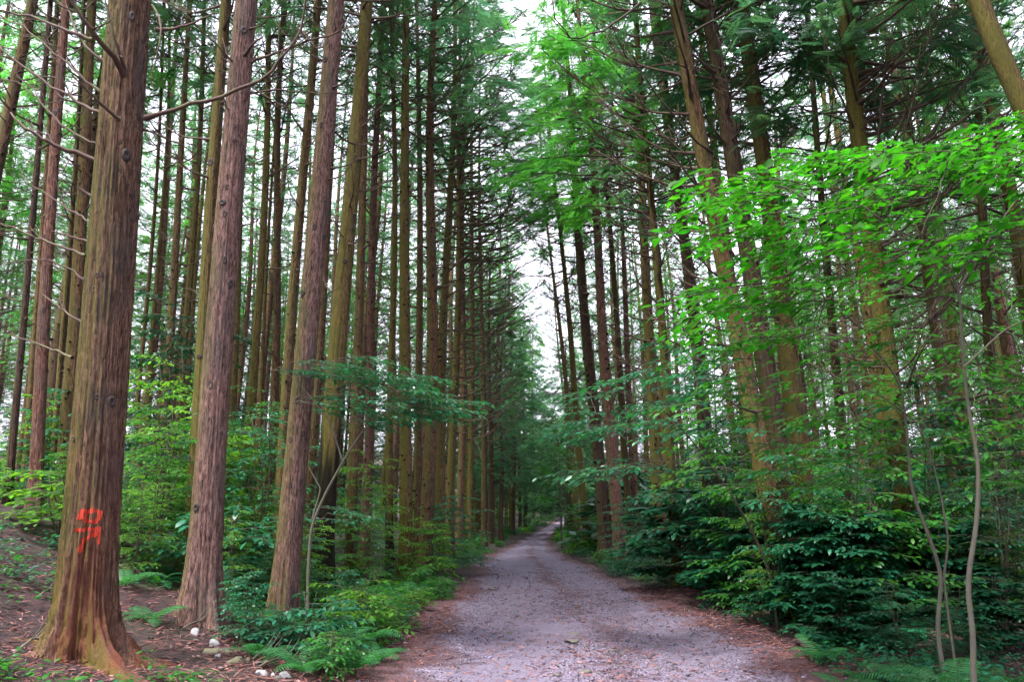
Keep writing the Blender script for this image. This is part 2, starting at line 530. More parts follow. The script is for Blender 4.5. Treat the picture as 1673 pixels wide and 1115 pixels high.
# ------------------------------------------------------------------ leaves, sprays and shrubs
LEAF_V = np.array([[0, 0, 0], [.28, .20, .04], [.28, -.20, .04], [.66, .18, .025], [.66, -.18, .025], [1, 0, -.09], [.3, 0, -.0], [.68, 0, -.03]])
LEAF_F3 = np.array([[0, 6, 1], [0, 2, 6], [3, 7, 5], [7, 4, 5]])
LEAF_F4 = np.array([[1, 6, 7, 3], [6, 2, 4, 7]])
LEAF_S = np.array([[0, 0, 0], [.30, .21, .04], [.30, -.21, .04], [.68, .19, .02], [.68, -.19, .02], [1, 0, -.09]])
LEAF_D = np.array([[0, 0, 0], [.45, .24, .03], [.45, -.24, .03], [1, 0, -.06]])
LEAF_D4 = np.array([[0, 2, 3, 1]])
LEAF_S3 = np.array([[0, 2, 1], [3, 4, 5]])
LEAF_S4 = np.array([[1, 2, 4, 3]])


class Leaves:
    def __init__(s):
        s.p, s.d, s.u, s.l, s.c = [], [], [], [], []

    def add(s, p, d, u, l, c):
        s.p.append(np.asarray(p, float)); s.d.append(np.asarray(d, float)); s.u.append(np.asarray(u, float)); s.l.append(np.asarray(l, float)); s.c.append(np.asarray(c, float))

    def cat(s):
        return [np.concatenate(a) for a in (s.p, s.d, s.u, s.l, s.c)]


def tints(r, n, var=0.3, hue=0.18):
    v = r.uniform(1 - var, 1 + var, (n, 1))
    h = r.normal(0, hue, (n, 1))
    return np.clip(np.hstack([v * (1 + h), v, v * (1 - h * 0.6)]), 0.2, 2.2)


def twig_leaves(lv, wd, r, start, d, length, leaf, gap=0.55, rise=0.1, droop=0.25, rad=0.004, whorl=0, spread=50, thick=None):
    """One leafy twig: leaves in two ranks in a near-horizontal plane."""
    n = max(3, int(length / (leaf * gap)))
    t = np.linspace(0, 1, 5)
    d = nrm(d)
    side = nrm(np.cross(d, [0, 0, 1]))
    bend = r.normal(0, 0.12) * length
    P = start + np.outer(t * length, d) + np.outer(t ** 2 * bend, side)
    P[:, 2] += rise * length * t - droop * length * t ** 2
    if wd is not None:
        wd.tube(P, np.linspace(thick or rad, rad * 0.35, 5), 3, cap=False)
    tt = np.linspace(0.18, 1.0, n)
    q = np.stack([np.interp(tt, t, P[:, k]) for k in range(3)], 1)
    tang = nrm(np.stack([np.gradient(q[:, k]) for k in range(3)], 1))
    sg = np.where(np.arange(n) % 2 == 0, 1, -1)[:, None]
    a = np.radians(spread + r.normal(0, 12, n))[:, None] * np.where(np.arange(n) == n - 1, 0.1, 1)[:, None]
    sd = nrm(np.cross(tang, [0, 0, 1.0]))
    dd = tang * np.cos(a) + sd * sg * np.sin(a)
    dd[:, 2] += r.normal(-0.06, 0.11, n)
    up = np.array([0, 0, 1.0]) + r.normal(0, 0.28, (n, 3))
    lv.add(q, dd, up, leaf * r.uniform(0.5, 1.25, n), tints(r, n, .4))
    if whorl:
        az = np.arange(whorl) / whorl * 2 * PI + r.uniform(0, 6)
        dd = np.stack([np.cos(az), np.sin(az), r.uniform(-.35, .15, whorl)], 1)
        lv.add(np.repeat(P[-1:], whorl, 0), dd, np.array([0, 0, 1.0]) + r.normal(0, .15, (whorl, 3)), leaf * r.uniform(.8, 1.3, whorl), tints(r, whorl))
    return P


def spray(lv, wd, r, start, d, length, leaf, ntw=10, width=0.5, rise=0.15, droop=0.2, rad=0.007, whorl=0, gap=.55):
    """A flat bough: an axis with side twigs, all in one layer."""
    t = np.linspace(0, 1, 9)
    d = nrm(d)
    side = nrm(np.cross(d, [0, 0, 1]))
    P = start + np.outer(t * length, d) + np.outer(np.sin(t * 3 + r.uniform(0, 6)) * .05 * length, side)
    P[:, 2] += rise * length * t - droop * length * t ** 2
    wd.tube(P, np.linspace(rad, rad * .3, 9), 4)
    for i in range(ntw):
        s = 0.15 + 0.85 * (i + r.uniform(0, .8)) / ntw
        q = np.array([np.interp(s, t, P[:, k]) for k in range(3)])
        sg = 1 if i % 2 else -1
        a = math.radians(r.uniform(30, 65))
        dd = d * math.cos(a) + side * sg * math.sin(a)
        ln = length * width * (1.05 - 0.65 * s) * r.uniform(.6, 1.15)
        twig_leaves(lv, wd, r, q, dd, ln, leaf, gap=gap, rise=r.uniform(-.02, .15), rad=rad * .4, whorl=whorl)
    twig_leaves(lv, wd, r, P[-3], P[-1] - P[-3], length * .3, leaf, gap=gap, rad=rad * .4, whorl=whorl)


def leaves_to_mb(lv, simple=False):
    p, d, u, l, c = lv.cat()
    b = MB()
    M = frames(d, u, l)
    if simple:
        b.inst(LEAF_S, M, p, LEAF_S3, LEAF_S4, c)
    else:
        b.inst(LEAF_V, M, p, LEAF_F3, LEAF_F4, c)
    return b


def build_shrub(seed, h, spread, stems, nsp, leaf, ntw, whorl=0, low=0.15, gap=.55, width=.5):
    r = np.random.default_rng(seed)
    lv, wd = Leaves(), MB()
    for s in range(stems):
        az = r.uniform(0, 2 * PI)
        ln = h * r.uniform(.75, 1.05)
        lean = r.uniform(.05, .35) * (spread / h)
        t = np.linspace(0, 1, 10)
        wob = .05 * h * np.stack([np.sin(t * 4 + r.uniform(0, 6)) - math.sin(0), np.sin(t * 5 + r.uniform(0, 6)), 0 * t], 1) * t[:, None]
        P = np.stack([np.cos(az) * lean * h * t ** 1.3, np.sin(az) * lean * h * t ** 1.3, t * ln], 1) + wob * [1, 1, .3]
        wd.tube(P, np.linspace(.004 + .004 * h, .003, 10), 5)
        for k in range(nsp):
            f = low + (1 - low) * (k + r.uniform(0, .9)) / nsp
            q = np.array([np.interp(f, t, P[:, j]) for j in range(3)])
            a = k * 2.4 + r.uniform(-.5, .5) + az
            d = np.array([math.cos(a), math.sin(a), 0])
            L = spread * (1.05 - .55 * f) * r.uniform(.55, 1.1)
            spray(lv, wd, r, q, d, L, leaf, ntw, width, rise=r.uniform(.05, .35), droop=r.uniform(.1, .3), rad=.003 + .0007 * h, whorl=whorl, gap=gap)
    return lv, wd


SHRUBS = {}
SHRUB_LV = {}


def shrub_pair(kind, seeds, mats, **kw):
    for i, sd in enumerate(seeds):
        lv, wd = build_shrub(sd, **kw)
        wm = wd.mesh('shrub_stems', SHRUBWOOD, True)
        lm = leaves_to_mb(lv, True).mesh('shrub_foliage', mats[i % len(mats)])
        SHRUBS.setdefault(kind, []).append((wm, lm, kw['h']))
        SHRUB_LV.setdefault(kind, []).append((lv.cat(), kw['h'], mats[i % len(mats)]))


shrub_pair('layered', (11, 12, 13), (LEAF_MID, LEAF_COOL, LEAF_LIME), h=1.7, spread=1.0, stems=4, nsp=11, leaf=.10, ntw=9, gap=.45)
shrub_pair('tall', (21, 22, 23), (LEAF_MID, LEAF_LIME, LEAF_COOL), h=3.2, spread=1.5, stems=4, nsp=11, leaf=.12, ntw=10, low=.2, gap=.45)
shrub_pair('whorled', (31, 32), (LEAF_COOL, LEAF_DARK), h=1.6, spread=.9, stems=5, nsp=9, leaf=.13, ntw=7, whorl=7, gap=1.0)
shrub_pair('low', (41, 42, 43), (LEAF_MID, LEAF_COOL, LEAF_LIME), h=.6, spread=.55, stems=5, nsp=6, leaf=.075, ntw=6, low=.2, gap=.45)
shrub_pair('dense', (51, 52), (LEAF_DARK, LEAF_MID), h=2.3, spread=1.1, stems=5, nsp=12, leaf=.09, ntw=10, low=.1, gap=.45)
shrub_pair('fine', (61, 62, 63, 64), (LEAF_MID, LEAF_COOL, LEAF_LIME, LEAF_DARK), h=2.4, spread=1.1, stems=4, nsp=12, leaf=.066, ntw=10, low=.15, gap=.5)
SHRUB_COUNT = 0


def shrub(name, label, group, x, y, kind, var, h, rz=None, mat=None, wide=1.0):
    wm, lm, h0 = SHRUBS[kind][var % len(SHRUBS[kind])]
    root = link(name, None, None, (x, y, float(terr(x, y)) - .02), (0, 0, rz if rz is not None else random.uniform(0, 6.28)))
    s = h / h0
    root.scale = (s * wide, s * wide, s)
    tag(root, label, 'shrub', group)
    link('stem', wm, root)
    f = link('foliage', lm, root)
    f['kind'] = 'stuff'
    return root


def base_xy(px, depth):
    x = 0.0
    for _ in range(6):
        z = float(terr(x, depth))
        fw = depth * math.cos(PITCH) + (z - EYE) * math.sin(PITCH)
        x = (px - W_PX / 2) / F_PX * fw
    return x, depth, float(terr(x, depth))


def ground_at(px, py):
    """Where the sight line through a photo pixel meets the ground."""
    lo = 2.0
    for dep in np.arange(3.0, 60, .02):
        p = pt(px, py, dep)
        if p[2] <= float(terr(p[0], p[1])):
            return p[0], p[1], float(terr(p[0], p[1]))
    return base_xy(px, 20)


# individual leaf meshes shared by the near saplings
def leaf_mesh(name, mat, tint, seed):
    r = np.random.default_rng(seed)
    v = LEAF_V.copy()
    v[:, 1] *= r.uniform(.85, 1.15)
    v[5, 2] -= r.uniform(0, .12)
    v[[3, 4, 7], 2] += r.uniform(-.02, .04)
    b = MB()
    b.add(v, LEAF_F3, LEAF_F4, tint)
    return b.mesh(name, mat)


def grow_twigs(wt, stem_lines, starts, rad=.005):
    """Connects each bough start to the nearest wood already grown."""
    nodes = np.concatenate([P[len(P) // 3:] for P in stem_lines])
    starts = np.array(starts)
    left = list(range(len(starts)))
    while left:
        D = np.linalg.norm(starts[left][:, None] - nodes[None], axis=2)
        i, j = np.unravel_index(np.argmin(D), D.shape)
        a, b = nodes[j], starts[left[i]]
        t = np.linspace(0, 1, 6)
        Q = a + np.outer(t, b - a)
        ln = np.linalg.norm(b - a)
        Q[:, 2] += .12 * ln * np.sin(t * PI)
        Q[:, 0] += .05 * ln * np.sin(t * 5 + i)
        wt.tube(Q, np.linspace(rad, rad * .7, 6), 5)
        nodes = np.vstack([nodes, Q[3:]])
        left.pop(i)


def hero_plant(name, label, cat, base, lv, stems, mat, n_ind=300, group=None, stem_mat=STEM, twigs=None):
    """A near sapling: each stem a part, its largest leaves single parts, the rest one foliage part."""
    root = link(name, None, None, tuple(base))
    tag(root, label, cat, group)
    for wd in stems:
        for v in wd.v:
            v -= base
        link('stem', wd.mesh('sapling_stem', stem_mat, True), root)
    if twigs is not None:
        for v in twigs.v:
            v -= base
        tag(link('twigs', twigs.mesh('sapling_twigs', SHRUBWOOD, True), root), kind='stuff')
    p, d, u, l, c = lv.cat()
    px, pyy = proj(p)
    vis = (px > 0) & (px < W_PX) & (pyy > 0) & (pyy < H_PX)
    size = np.where(vis, l / np.maximum(.5, p[:, 1]), 0)
    order = np.argsort(-size)
    ind, rest = order[:n_ind], order[n_ind:]
    ms = [leaf_mesh('leaf', mat, t, i) for i, t in enumerate([(.55, .62, .6), (1, 1, 1), (1.35, 1.15, .8), (.75, .9, 1.1), (1.1, 1.25, .7), (.65, .8, .55)])]
    M = frames(d, u, l)
    for n_, i in enumerate(ind):
        o = link('leaf', ms[n_ % 6], root)
        mm = Matrix(M[i].tolist()).to_4x4()
        mm.translation = Vector((p[i] - base).tolist())
        o.matrix_basis = mm
    if len(rest):
        b = MB()
        b.inst(LEAF_V, M[rest], p[rest] - base, LEAF_F3, LEAF_F4, c[rest])
        f = link('foliage', b.mesh('sapling_foliage', mat), root)
        f['kind'] = 'stuff'
    return root


# ------------------------------------------------------------------ trees
class Trunk:
    def __init__(s, seed, r0, H, flare=0.6, flz=.28, lobes=5, amp=.012, sway=.05, taper=.75):
        r = np.random.default_rng(seed)
        s.r0, s.H, s.flare, s.flz, s.lobes, s.amp, s.taper = r0, H, flare, flz, lobes, amp, taper
        s.ph = r.uniform(0, 2 * PI, 40)
        s.ks = [7, 11, 17, 25, 37, 53]
        s.ms = r.normal(0, .5, 6)
        s.sw = sway * r.normal(1, .3)
        s.sh = r.uniform(.7, 1.3)

    def center(s, z):
        z = np.asarray(z, float)
        e = 1 - np.exp(-z / 3)
        return s.sw * e * np.sin(z * .33 * s.sh + s.ph[0]), s.sw * e * np.sin(z * .41 * s.sh + s.ph[1])

    def R(s, th, z):
        prof = s.r0 * np.maximum(0.02, 1 - z / (s.H * 1.06)) ** s.taper
        lob = 1 + .05 * np.sin(2 * th + s.ph[2] + z * .05) + .04 * np.sin(3 * th + s.ph[3] + .1 * z)
        zz = np.maximum(z, -.35)
        root = np.exp(-zz / s.flz)
        rl = 1 + .75 * np.sin(s.lobes * th + s.ph[4] + .6 * np.sin(th + s.ph[5])) + .35 * np.sin((s.lobes + 3) * th + s.ph[6])
        long_root = np.exp(-zz / (s.flz * 2.2)) * .15 * (1 + .8 * np.sin(s.lobes * th + s.ph[4]))
        f = 0
        w = .5 * np.sin(1.3 * z + s.ph[7]) + .3 * np.sin(3.9 * z + s.ph[8])
        for i, k in enumerate(s.ks):
            f = f + (1 / (1 + .16 * i)) * np.sin(k * th + s.ms[i] * z * 2 + w * (1 + .25 * k * .1) + s.ph[10 + i]) * (.65 + .35 * np.sin((2.2 + i) * z + s.ph[20 + i] + 2 * th))
        shag = np.exp(-np.maximum(z, 0) / .28) * (.5 * np.sin(9 * th + 14 * z + s.ph[30]) * np.sin(5 * th - 19 * z + s.ph[31]) + .4 * np.sin(21 * th + 6 * np.sin(13 * z)) * np.sin(33 * z + 4 * th + s.ph[32]))
        return prof * lob + 2.4 * s.amp * shag * np.clip(s.flare, .4, 1.2) + s.r0 * s.flare * (root * np.maximum(.1, rl) * .62 + long_root) + s.amp * (1 + 1.3 * np.exp(-np.maximum(z, 0) / .45)) * (.55 - np.abs(f) * .85) * np.clip(s.r0 / .2, .4, 1.2)

    def point(s, th, z, off=0.0):
        rr = s.R(th, z) + off
        cx, cy_ = s.center(z)
        return np.stack([cx + rr * np.cos(th), cy_ + rr * np.sin(th), z + 0 * th], -1)

    def build(s, mat, sides, rings, zmax=None, knots=0, seed=0, knot_lo=1.0, knot_hi=11, black=0.0):
        zmax = zmax or s.H
        t = np.linspace(0, 1, rings)
        z = -.35 + (zmax + .35) * (t * .55 + .45 * t ** 2)
        th = np.arange(sides) / sides * 2 * PI
        TH, ZZ = np.meshgrid(th, z)
        P = s.point(TH, ZZ)
        i, j = np.meshgrid(np.arange(rings - 1), np.arange(sides), indexing='ij')
        i, j = i.ravel(), j.ravel()
        q = np.stack([i * sides + j, i * sides + (j + 1) % sides, (i + 1) * sides + (j + 1) % sides, (i + 1) * sides + j], 1)
        b = MB()
        cc = np.ones((P.reshape(-1, 3).shape[0], 3))
        if black:      # darker foot with a ragged upper edge
            lim = black + .35 * np.sin(2 * TH + 1) + .2 * np.sin(5 * TH + 2) + .12 * np.sin(11 * TH)
            cc *= (1 - .9 / (1 + np.exp((ZZ - lim) / .07))).reshape(-1, 1)
        b.add(P.reshape(-1, 3), None, q, cc)
        r = np.random.default_rng(seed + 99)
        for k in range(knots):
            zz, tt = r.uniform(knot_lo, knot_hi), r.uniform(0, 2 * PI)
            p0 = s.point(np.array(tt), np.array(zz), -.01)
            d = np.array([math.cos(tt), math.sin(tt), r.uniform(-.1, .5)])
            ln = r.choice([.03, .05, .12], p=[.5, .35, .15]) * s.r0 / .18
            rr = r.uniform(.016, .032) * s.r0 / .18
            b.tube(np.array([p0, p0 + d * ln * .6, p0 + d * ln]), [rr * 1.5, rr, rr * .6], 5, (.16, .14, .14))
        return b.mesh('trunk', mat, True)


# dead branches, unit length along +X
def branch_mesh(seed, mat, up=.25, twigs=5, fine=False):
    r = np.random.default_rng(seed)
    b = MB()
    t = np.linspace(0, 1, 10)
    ph = r.uniform(0, 6, 4)
    P = np.stack([t, .05 * np.sin(3 * t + ph[0]) * t + .02 * np.sin(8 * t + ph[1]) * t, (up * t ** 1.8 - .06 * np.sin(PI * t) * r.uniform(0, 1)) + .012 * np.sin(9 * t + ph[2])], 1)
    rad = np.interp(t, [0, .06, 1], [.021, .0125, .0035])
    b.tube(P, rad, 5)
    for k in range(twigs):
        s = r.uniform(.3, .95)
        q = np.array([np.interp(s, t, P[:, j]) for j in range(3)])
        sg = r.choice([-1, 1])
        ln = r.uniform(.12, .4) * (1.15 - s * .6)
        d = nrm(np.array([.75, sg * r.uniform(.35, .9), r.uniform(-.05, .5)]))
        tt = np.linspace(0, 1, 5)
        Q = q + np.outer(tt * ln, d)
        Q[:, 2] += .12 * ln * tt ** 2
        b.tube(Q, np.linspace(.0055, .0022, 5), 3)
        if fine:
            for _ in range(3):
                s2 = r.uniform(.3, .9)
                q2 = Q[0] + (Q[-1] - Q[0]) * s2
                d2 = nrm(d + r.normal(0, .5, 3))
                b.tube(np.array([q2, q2 + d2 * ln * .3, q2 + d2 * ln * .5 + [0, 0, .02]]), [.0028, .002, .0015], 3)
    return b.mesh('branch', mat, True)


BRANCH = [branch_mesh(100 + i, TWIG, up=u, twigs=tw, fine=True) for i, (u, tw) in enumerate([(.1, 2), (.25, 5), (.35, 7), (.2, 6), (.45, 8), (.3, 9), (.15, 4), (.4, 10)])]
STUB = [branch_mesh(130 + i, TWIG, up=.1, twigs=0) for i in range(3)]


def knot_mesh():
    b = MB()
    n = 9
    th = np.arange(n) / n * 2 * PI
    rings = [(1.5, -.25), (1.15, .28), (.8, .42), (.5, .30), (.25, .05)]
    V = np.concatenate([np.stack([np.full(n, x), r_ * np.cos(th) * .8, r_ * np.sin(th) * 1.15], 1) for r_, x in rings])
    q = [(i * n + j, i * n + (j + 1) % n, (i + 1) * n + (j + 1) % n, (i + 1) * n + j) for i in range(4) for j in range(n)]
    c = np.concatenate([np.full((n, 3), v) for v in (1, 1, .8, .4, .2)])
    b.add(V, None, q, c)
    return b.mesh('knot', KNOT, True)


KNOTM = knot_mesh()


# live conifer foliage
def frond_template():
    V, Fq = [], []
    n = 8
    for i in range(n):
        s = (i + .5) / n
        for sg in (-1, 1):
            ln = .42 * (1 - .55 * abs(s - .35)) * (1.1 - .5 * s)
            a = math.radians(38)
            base = np.array([s * .9, 0, -.10 * s * s])
            d = np.array([math.cos(a), sg * math.sin(a), -.22])
            w = np.array([-math.sin(a) * sg, math.cos(a), 0.0]) * .033
            k = len(V)
            V += [base, base + d * ln * .5 + w, base + d * ln, base + d * ln * .5 - w]
            Fq.append((k, k + 1, k + 2, k + 3))
    k = len(V)
    V += [np.array([.75, 0, -.05]), np.array([.95, .05, -.1]), np.array([1.2, 0, -.2]), np.array([.95, -.05, -.1])]
    Fq.append((k, k + 1, k + 2, k + 3))
    return np.array(V), np.array(Fq)


FR_V, FR_F = frond_template()


def live_bough(fb, wb, r, start, d, L, up, nf, fl):
    t = np.linspace(0, 1, 7)
    d = nrm(d)
    P = start + np.outer(t * L, d)
    P[:, 2] += up * L * t - .42 * up * L * t ** 2 - .05 * L * t ** 3
    wb.tube(P, np.linspace(.007 + .008 * L, .003, 7), 4)
    s = r.uniform(.3, 1.0, nf) ** .8
    q = np.stack([np.interp(s, t, P[:, j]) for j in range(3)], 1)
    side = nrm(np.cross(d, [0, 0, 1]))
    a = r.normal(0, .75, nf)
    dd = d[None] * np.cos(a)[:, None] + side[None] * np.sin(a)[:, None]
    q = q + dd * r.uniform(0, .25, nf)[:, None] * L * .4
    dd[:, 2] += r.normal(-.15, .3, nf)
    upv = np.array([0, 0, 1.0]) + r.normal(0, .45, (nf, 3))
    q[:, 2] += r.normal(-.03, .09, nf) * L
    M = frames(dd, upv, fl * r.uniform(.6, 1.25, nf))
    v = r.uniform(.6, 1.45) * r.uniform(.8, 1.2, (nf, 1))
    hu = r.normal(0, .12, (nf, 1))
    fb.inst(FR_V, M, q, None, FR_F, np.hstack([v * (1 + hu), v, v * (1 - hu)]))


def crown_meshes(seed, mat, h=12.0, rad=2.1, nb=58, nf=25, fl=.36, bare=.25):
    r = np.random.default_rng(seed)
    fb, wb = MB(), MB()
    for i in range(nb):
        f = (i + r.uniform(0, 1)) / nb
        z = f * (h - .3)
        L = rad * (1 - .8 * f ** 1.3) * r.uniform(.6, 1.15)
        az = i * 2.399 + r.uniform(-.5, .5)
        d = np.array([math.cos(az), math.sin(az), 0])
        live_bough(fb, wb, r, np.array([0, 0, z]), d, L, r.uniform(.25, .65), max(5, int(nf * L / rad * (1.0 if f > bare else .55))), fl)
    return fb.mesh('crown_foliage', mat), wb.mesh('crown_boughs', TWIG_DARK, True)


CROWN = [crown_meshes(200 + i, CONIFER) for i in range(4)]
CROWN_G = [crown_meshes(220 + i, CONIFER_LIT, h=11, rad=2.7, nb=70, nf=46, fl=.36, bare=0) for i in range(2)]
CROWN_LOW = [crown_meshes(240 + i, CONIFER, h=10, rad=2.2, nb=90, nf=42, fl=.38, bare=0) for i in range(2)]


def branchwork_mesh(seed, z0, z1, n, mat, lmax):
    """Dead branches of a far tree, seen as one bundle."""
    r = np.random.default_rng(seed)
    b = MB()
    for i in range(n):
        z = z0 + (z1 - z0) * (i + r.uniform(0, 1)) / n
        az = r.uniform(0, 2 * PI)
        L = r.uniform(.25, 1.0) * (lmax * (.35 + .65 * (z - z0) / (z1 - z0)))
        d = np.array([math.cos(az), math.sin(az), 0])
        t = np.linspace(0, 1, 5)
        P = np.array([0, 0, z]) + np.outer(t * L, d)
        P[:, 2] += L * (r.uniform(.0, .2) * t + r.uniform(.1, .35) * t ** 2)
        b.tube(P, np.linspace(.019, .006, 5), 3)
        for k in range(5):
            s = r.uniform(.35, .95)
            q = P[0] + (P[-1] - P[0]) * s
            d2 = nrm(d + r.normal(0, .6, 3) + [0, 0, .3])
            b.tube(np.array([q, q + d2 * L * .18, q + d2 * L * .34]), [.006, .005, .0035], 3)
    return b.mesh('branchwork', mat, True)


BW = [branchwork_mesh(300 + i, 2.6, 10.5, 66, (TWIG, TWIG_DARK)[i % 2], 1.9) for i in range(5)]
TRUNKS = {}
for mk in ('brown', 'moss', 'red', 'dark'):
    TRUNKS[mk] = [Trunk(400 + i * 7 + hash(mk[0]) % 1, .17, 21, .5, .3, 5, .010, .10).build(BARKS[mk], 22, 64, None, 46, 400 + i) for i in range(3)]


def lean_quat(vec):
    return Vector((0, 0, 1)).rotation_difference(Vector(vec).normalized())


def new_tree(name, label, group, base, lean):
    root = link(name, None, None, tuple(base), lean_quat(lean))
    return tag(root, label, 'tree', group)


def put_crown(root, pair, z0, z1, h0, s=1.0, rz=None):
    k = (z1 - z0) / h0
    rz = random.uniform(0, 6.28) if rz is None else rz
    f = link('crown', pair[0], root, (0, 0, z0), (0, 0, rz), (s, s, k))
    bo = link('bough', pair[1], f)
    bo['kind'] = 'stuff'
    f['kind'] = 'stuff'


def put_branch(root, tr, z, az, L, tilt, mesh, roll=0.0, thick=1.4):
    cx, cy_ = tr.center(z)
    r0 = float(tr.R(np.array(az), np.array(z))) * .8
    q = Quaternion((0, 0, 1), az) @ Quaternion((0, 1, 0), -tilt) @ Quaternion((1, 0, 0), roll)
    return link('branch', mesh, root, (float(cx) + r0 * math.cos(az), float(cy_) + r0 * math.sin(az), z), q, (L, thick * max(.7, L ** .6), thick * max(.7, L ** .6)))


PLACED = []
LATER = []      # repeats whose label is written at the end from what they stand between



def spec_tree(label, bark, basepx, top, depth, wpx, H=21, crown=10.5, br=14, brlo=3.5, brhi=11, brlen=1.3, bias=None, pair=None, wref=700,
              sides=None, seed=0, flare=.5, cs=1.0, name='conifer_tree', knots=None, amp=.012, lobes=5, flz=.28, stubs=8, black=0.0, group='conifers standing along the track', single=True):
    """A conifer placed by where its base and an upper trunk point stand in the photograph."""
    b = np.array(base_xy(basepx, depth))
    tpt = pt(top[0], top[1], depth)
    lean = tpt - b
    fw = depth * math.cos(PITCH)
    dia = wpx / F_PX * fw * 1.02
    r0 = dia / 2 * .86
    root = new_tree(name, label, group, b - np.array([0, 0, .02]), lean)
    tr = Trunk(seed + int(basepx), r0, H, flare, flz, lobes, amp, .035 if depth < 12 else .07)
    if sides is None:
        sides = 100 if depth < 12.5 else (48 if depth < 18 else 30)
    rings = {100: 190, 48: 130, 30: 80}.get(sides, 420)
    near = depth < 13
    if knots is None:
        knots = 0 if near else 90
    tko = link('trunk', tr.build(BARKS[bark], sides, rings, None, knots, seed + 3, black=black), root)
    r = np.random.default_rng(seed + int(basepx * 3))
    if near:
        for k in range(40):
            z, az = r.uniform(.9, 7.5), r.uniform(0, 2 * PI)
            p = tr.point(np.array(az), np.array(z), -.004)
            s = r.uniform(.016, .036)
            link('knot', KNOTM, tko, tuple(p), (0, 0, az), (s * r.uniform(.7, 1.3), s * r.uniform(.6, 1.2), s * r.uniform(.6, 1.5)))
    for k in range(stubs):
        z, az = r.uniform(brlo * .6, brhi), r.uniform(0, 2 * PI)
        put_branch(root, tr, z, az, r.uniform(.15, .5), r.uniform(-.1, .4), STUB[k % 3])
    for k in range(int(br * 1.5)):
        z = brlo + (brhi - brlo) * ((k + r.uniform(0, 1)) / br) ** .85
        az = r.uniform(0, 2 * PI) if bias is None or r.uniform() < .3 else bias + r.normal(0, .55)
        L = brlen * r.uniform(.55, 1.25) * (.6 + .4 * (z - brlo) / (brhi - brlo))
        put_branch(root, tr, z, az, L, r.uniform(-.05, .45), BRANCH[r.integers(0, len(BRANCH))], r.uniform(-.4, .4))
    if crown:
        pr = pair or CROWN[r.integers(0, 4)]
        put_crown(root, pr, crown, H + .5, 12.0, cs)
    PLACED.append((b[0], b[1]))
    return root, tr, b, lean


def world_branch(root, tr, pts_px, rad, twigs=6, seed=0, mat=TWIG):
    """A branch that follows photo points (px, py, depth); made in the tree's own frame."""
    r = np.random.default_rng(seed + 17)
    bpy.context.view_layer.update()
    inv = root.matrix_world.inverted()
    C = np.array([list(inv @ Vector(pt(*q))) for q in pts_px])
    t0 = np.linspace(0, 1, len(C))
    t = np.linspace(0, 1, 16)
    # smooth interpolation (quadratic fit through points)
    deg = min(len(C) - 1, 3)
    P = np.stack([np.polyval(np.polyfit(t0, C[:, k], deg), t) for k in range(3)], 1)
    L = np.linalg.norm(P[-1] - P[0])
    P += r.normal(0, .006 * L, P.shape) * np.minimum(1, t * 5)[:, None]
    b = MB()
    b.tube(P, np.interp(t, [0, .05, 1], [rad * 1.5, rad, rad * .35]), 7)
    for k in range(twigs):
        s = r.uniform(.35, .98)
        i = int(s * 15)
        d = nrm(P[min(15, i + 1)] - P[i - 1])
        d2 = nrm(d + r.normal(0, .55, 3))
        ln = L * r.uniform(.1, .3)
        q = P[i]
        b.tube(np.array([q, q + d2 * ln * .4, q + d2 * ln * .75 + [0, 0, .03 * ln], q + d2 * ln + [0, 0, .1 * ln]]), np.array([.5, .4, .28, .18]) * rad * .8, 4)
    return link('branch', b.mesh('branch', mat, True), root)


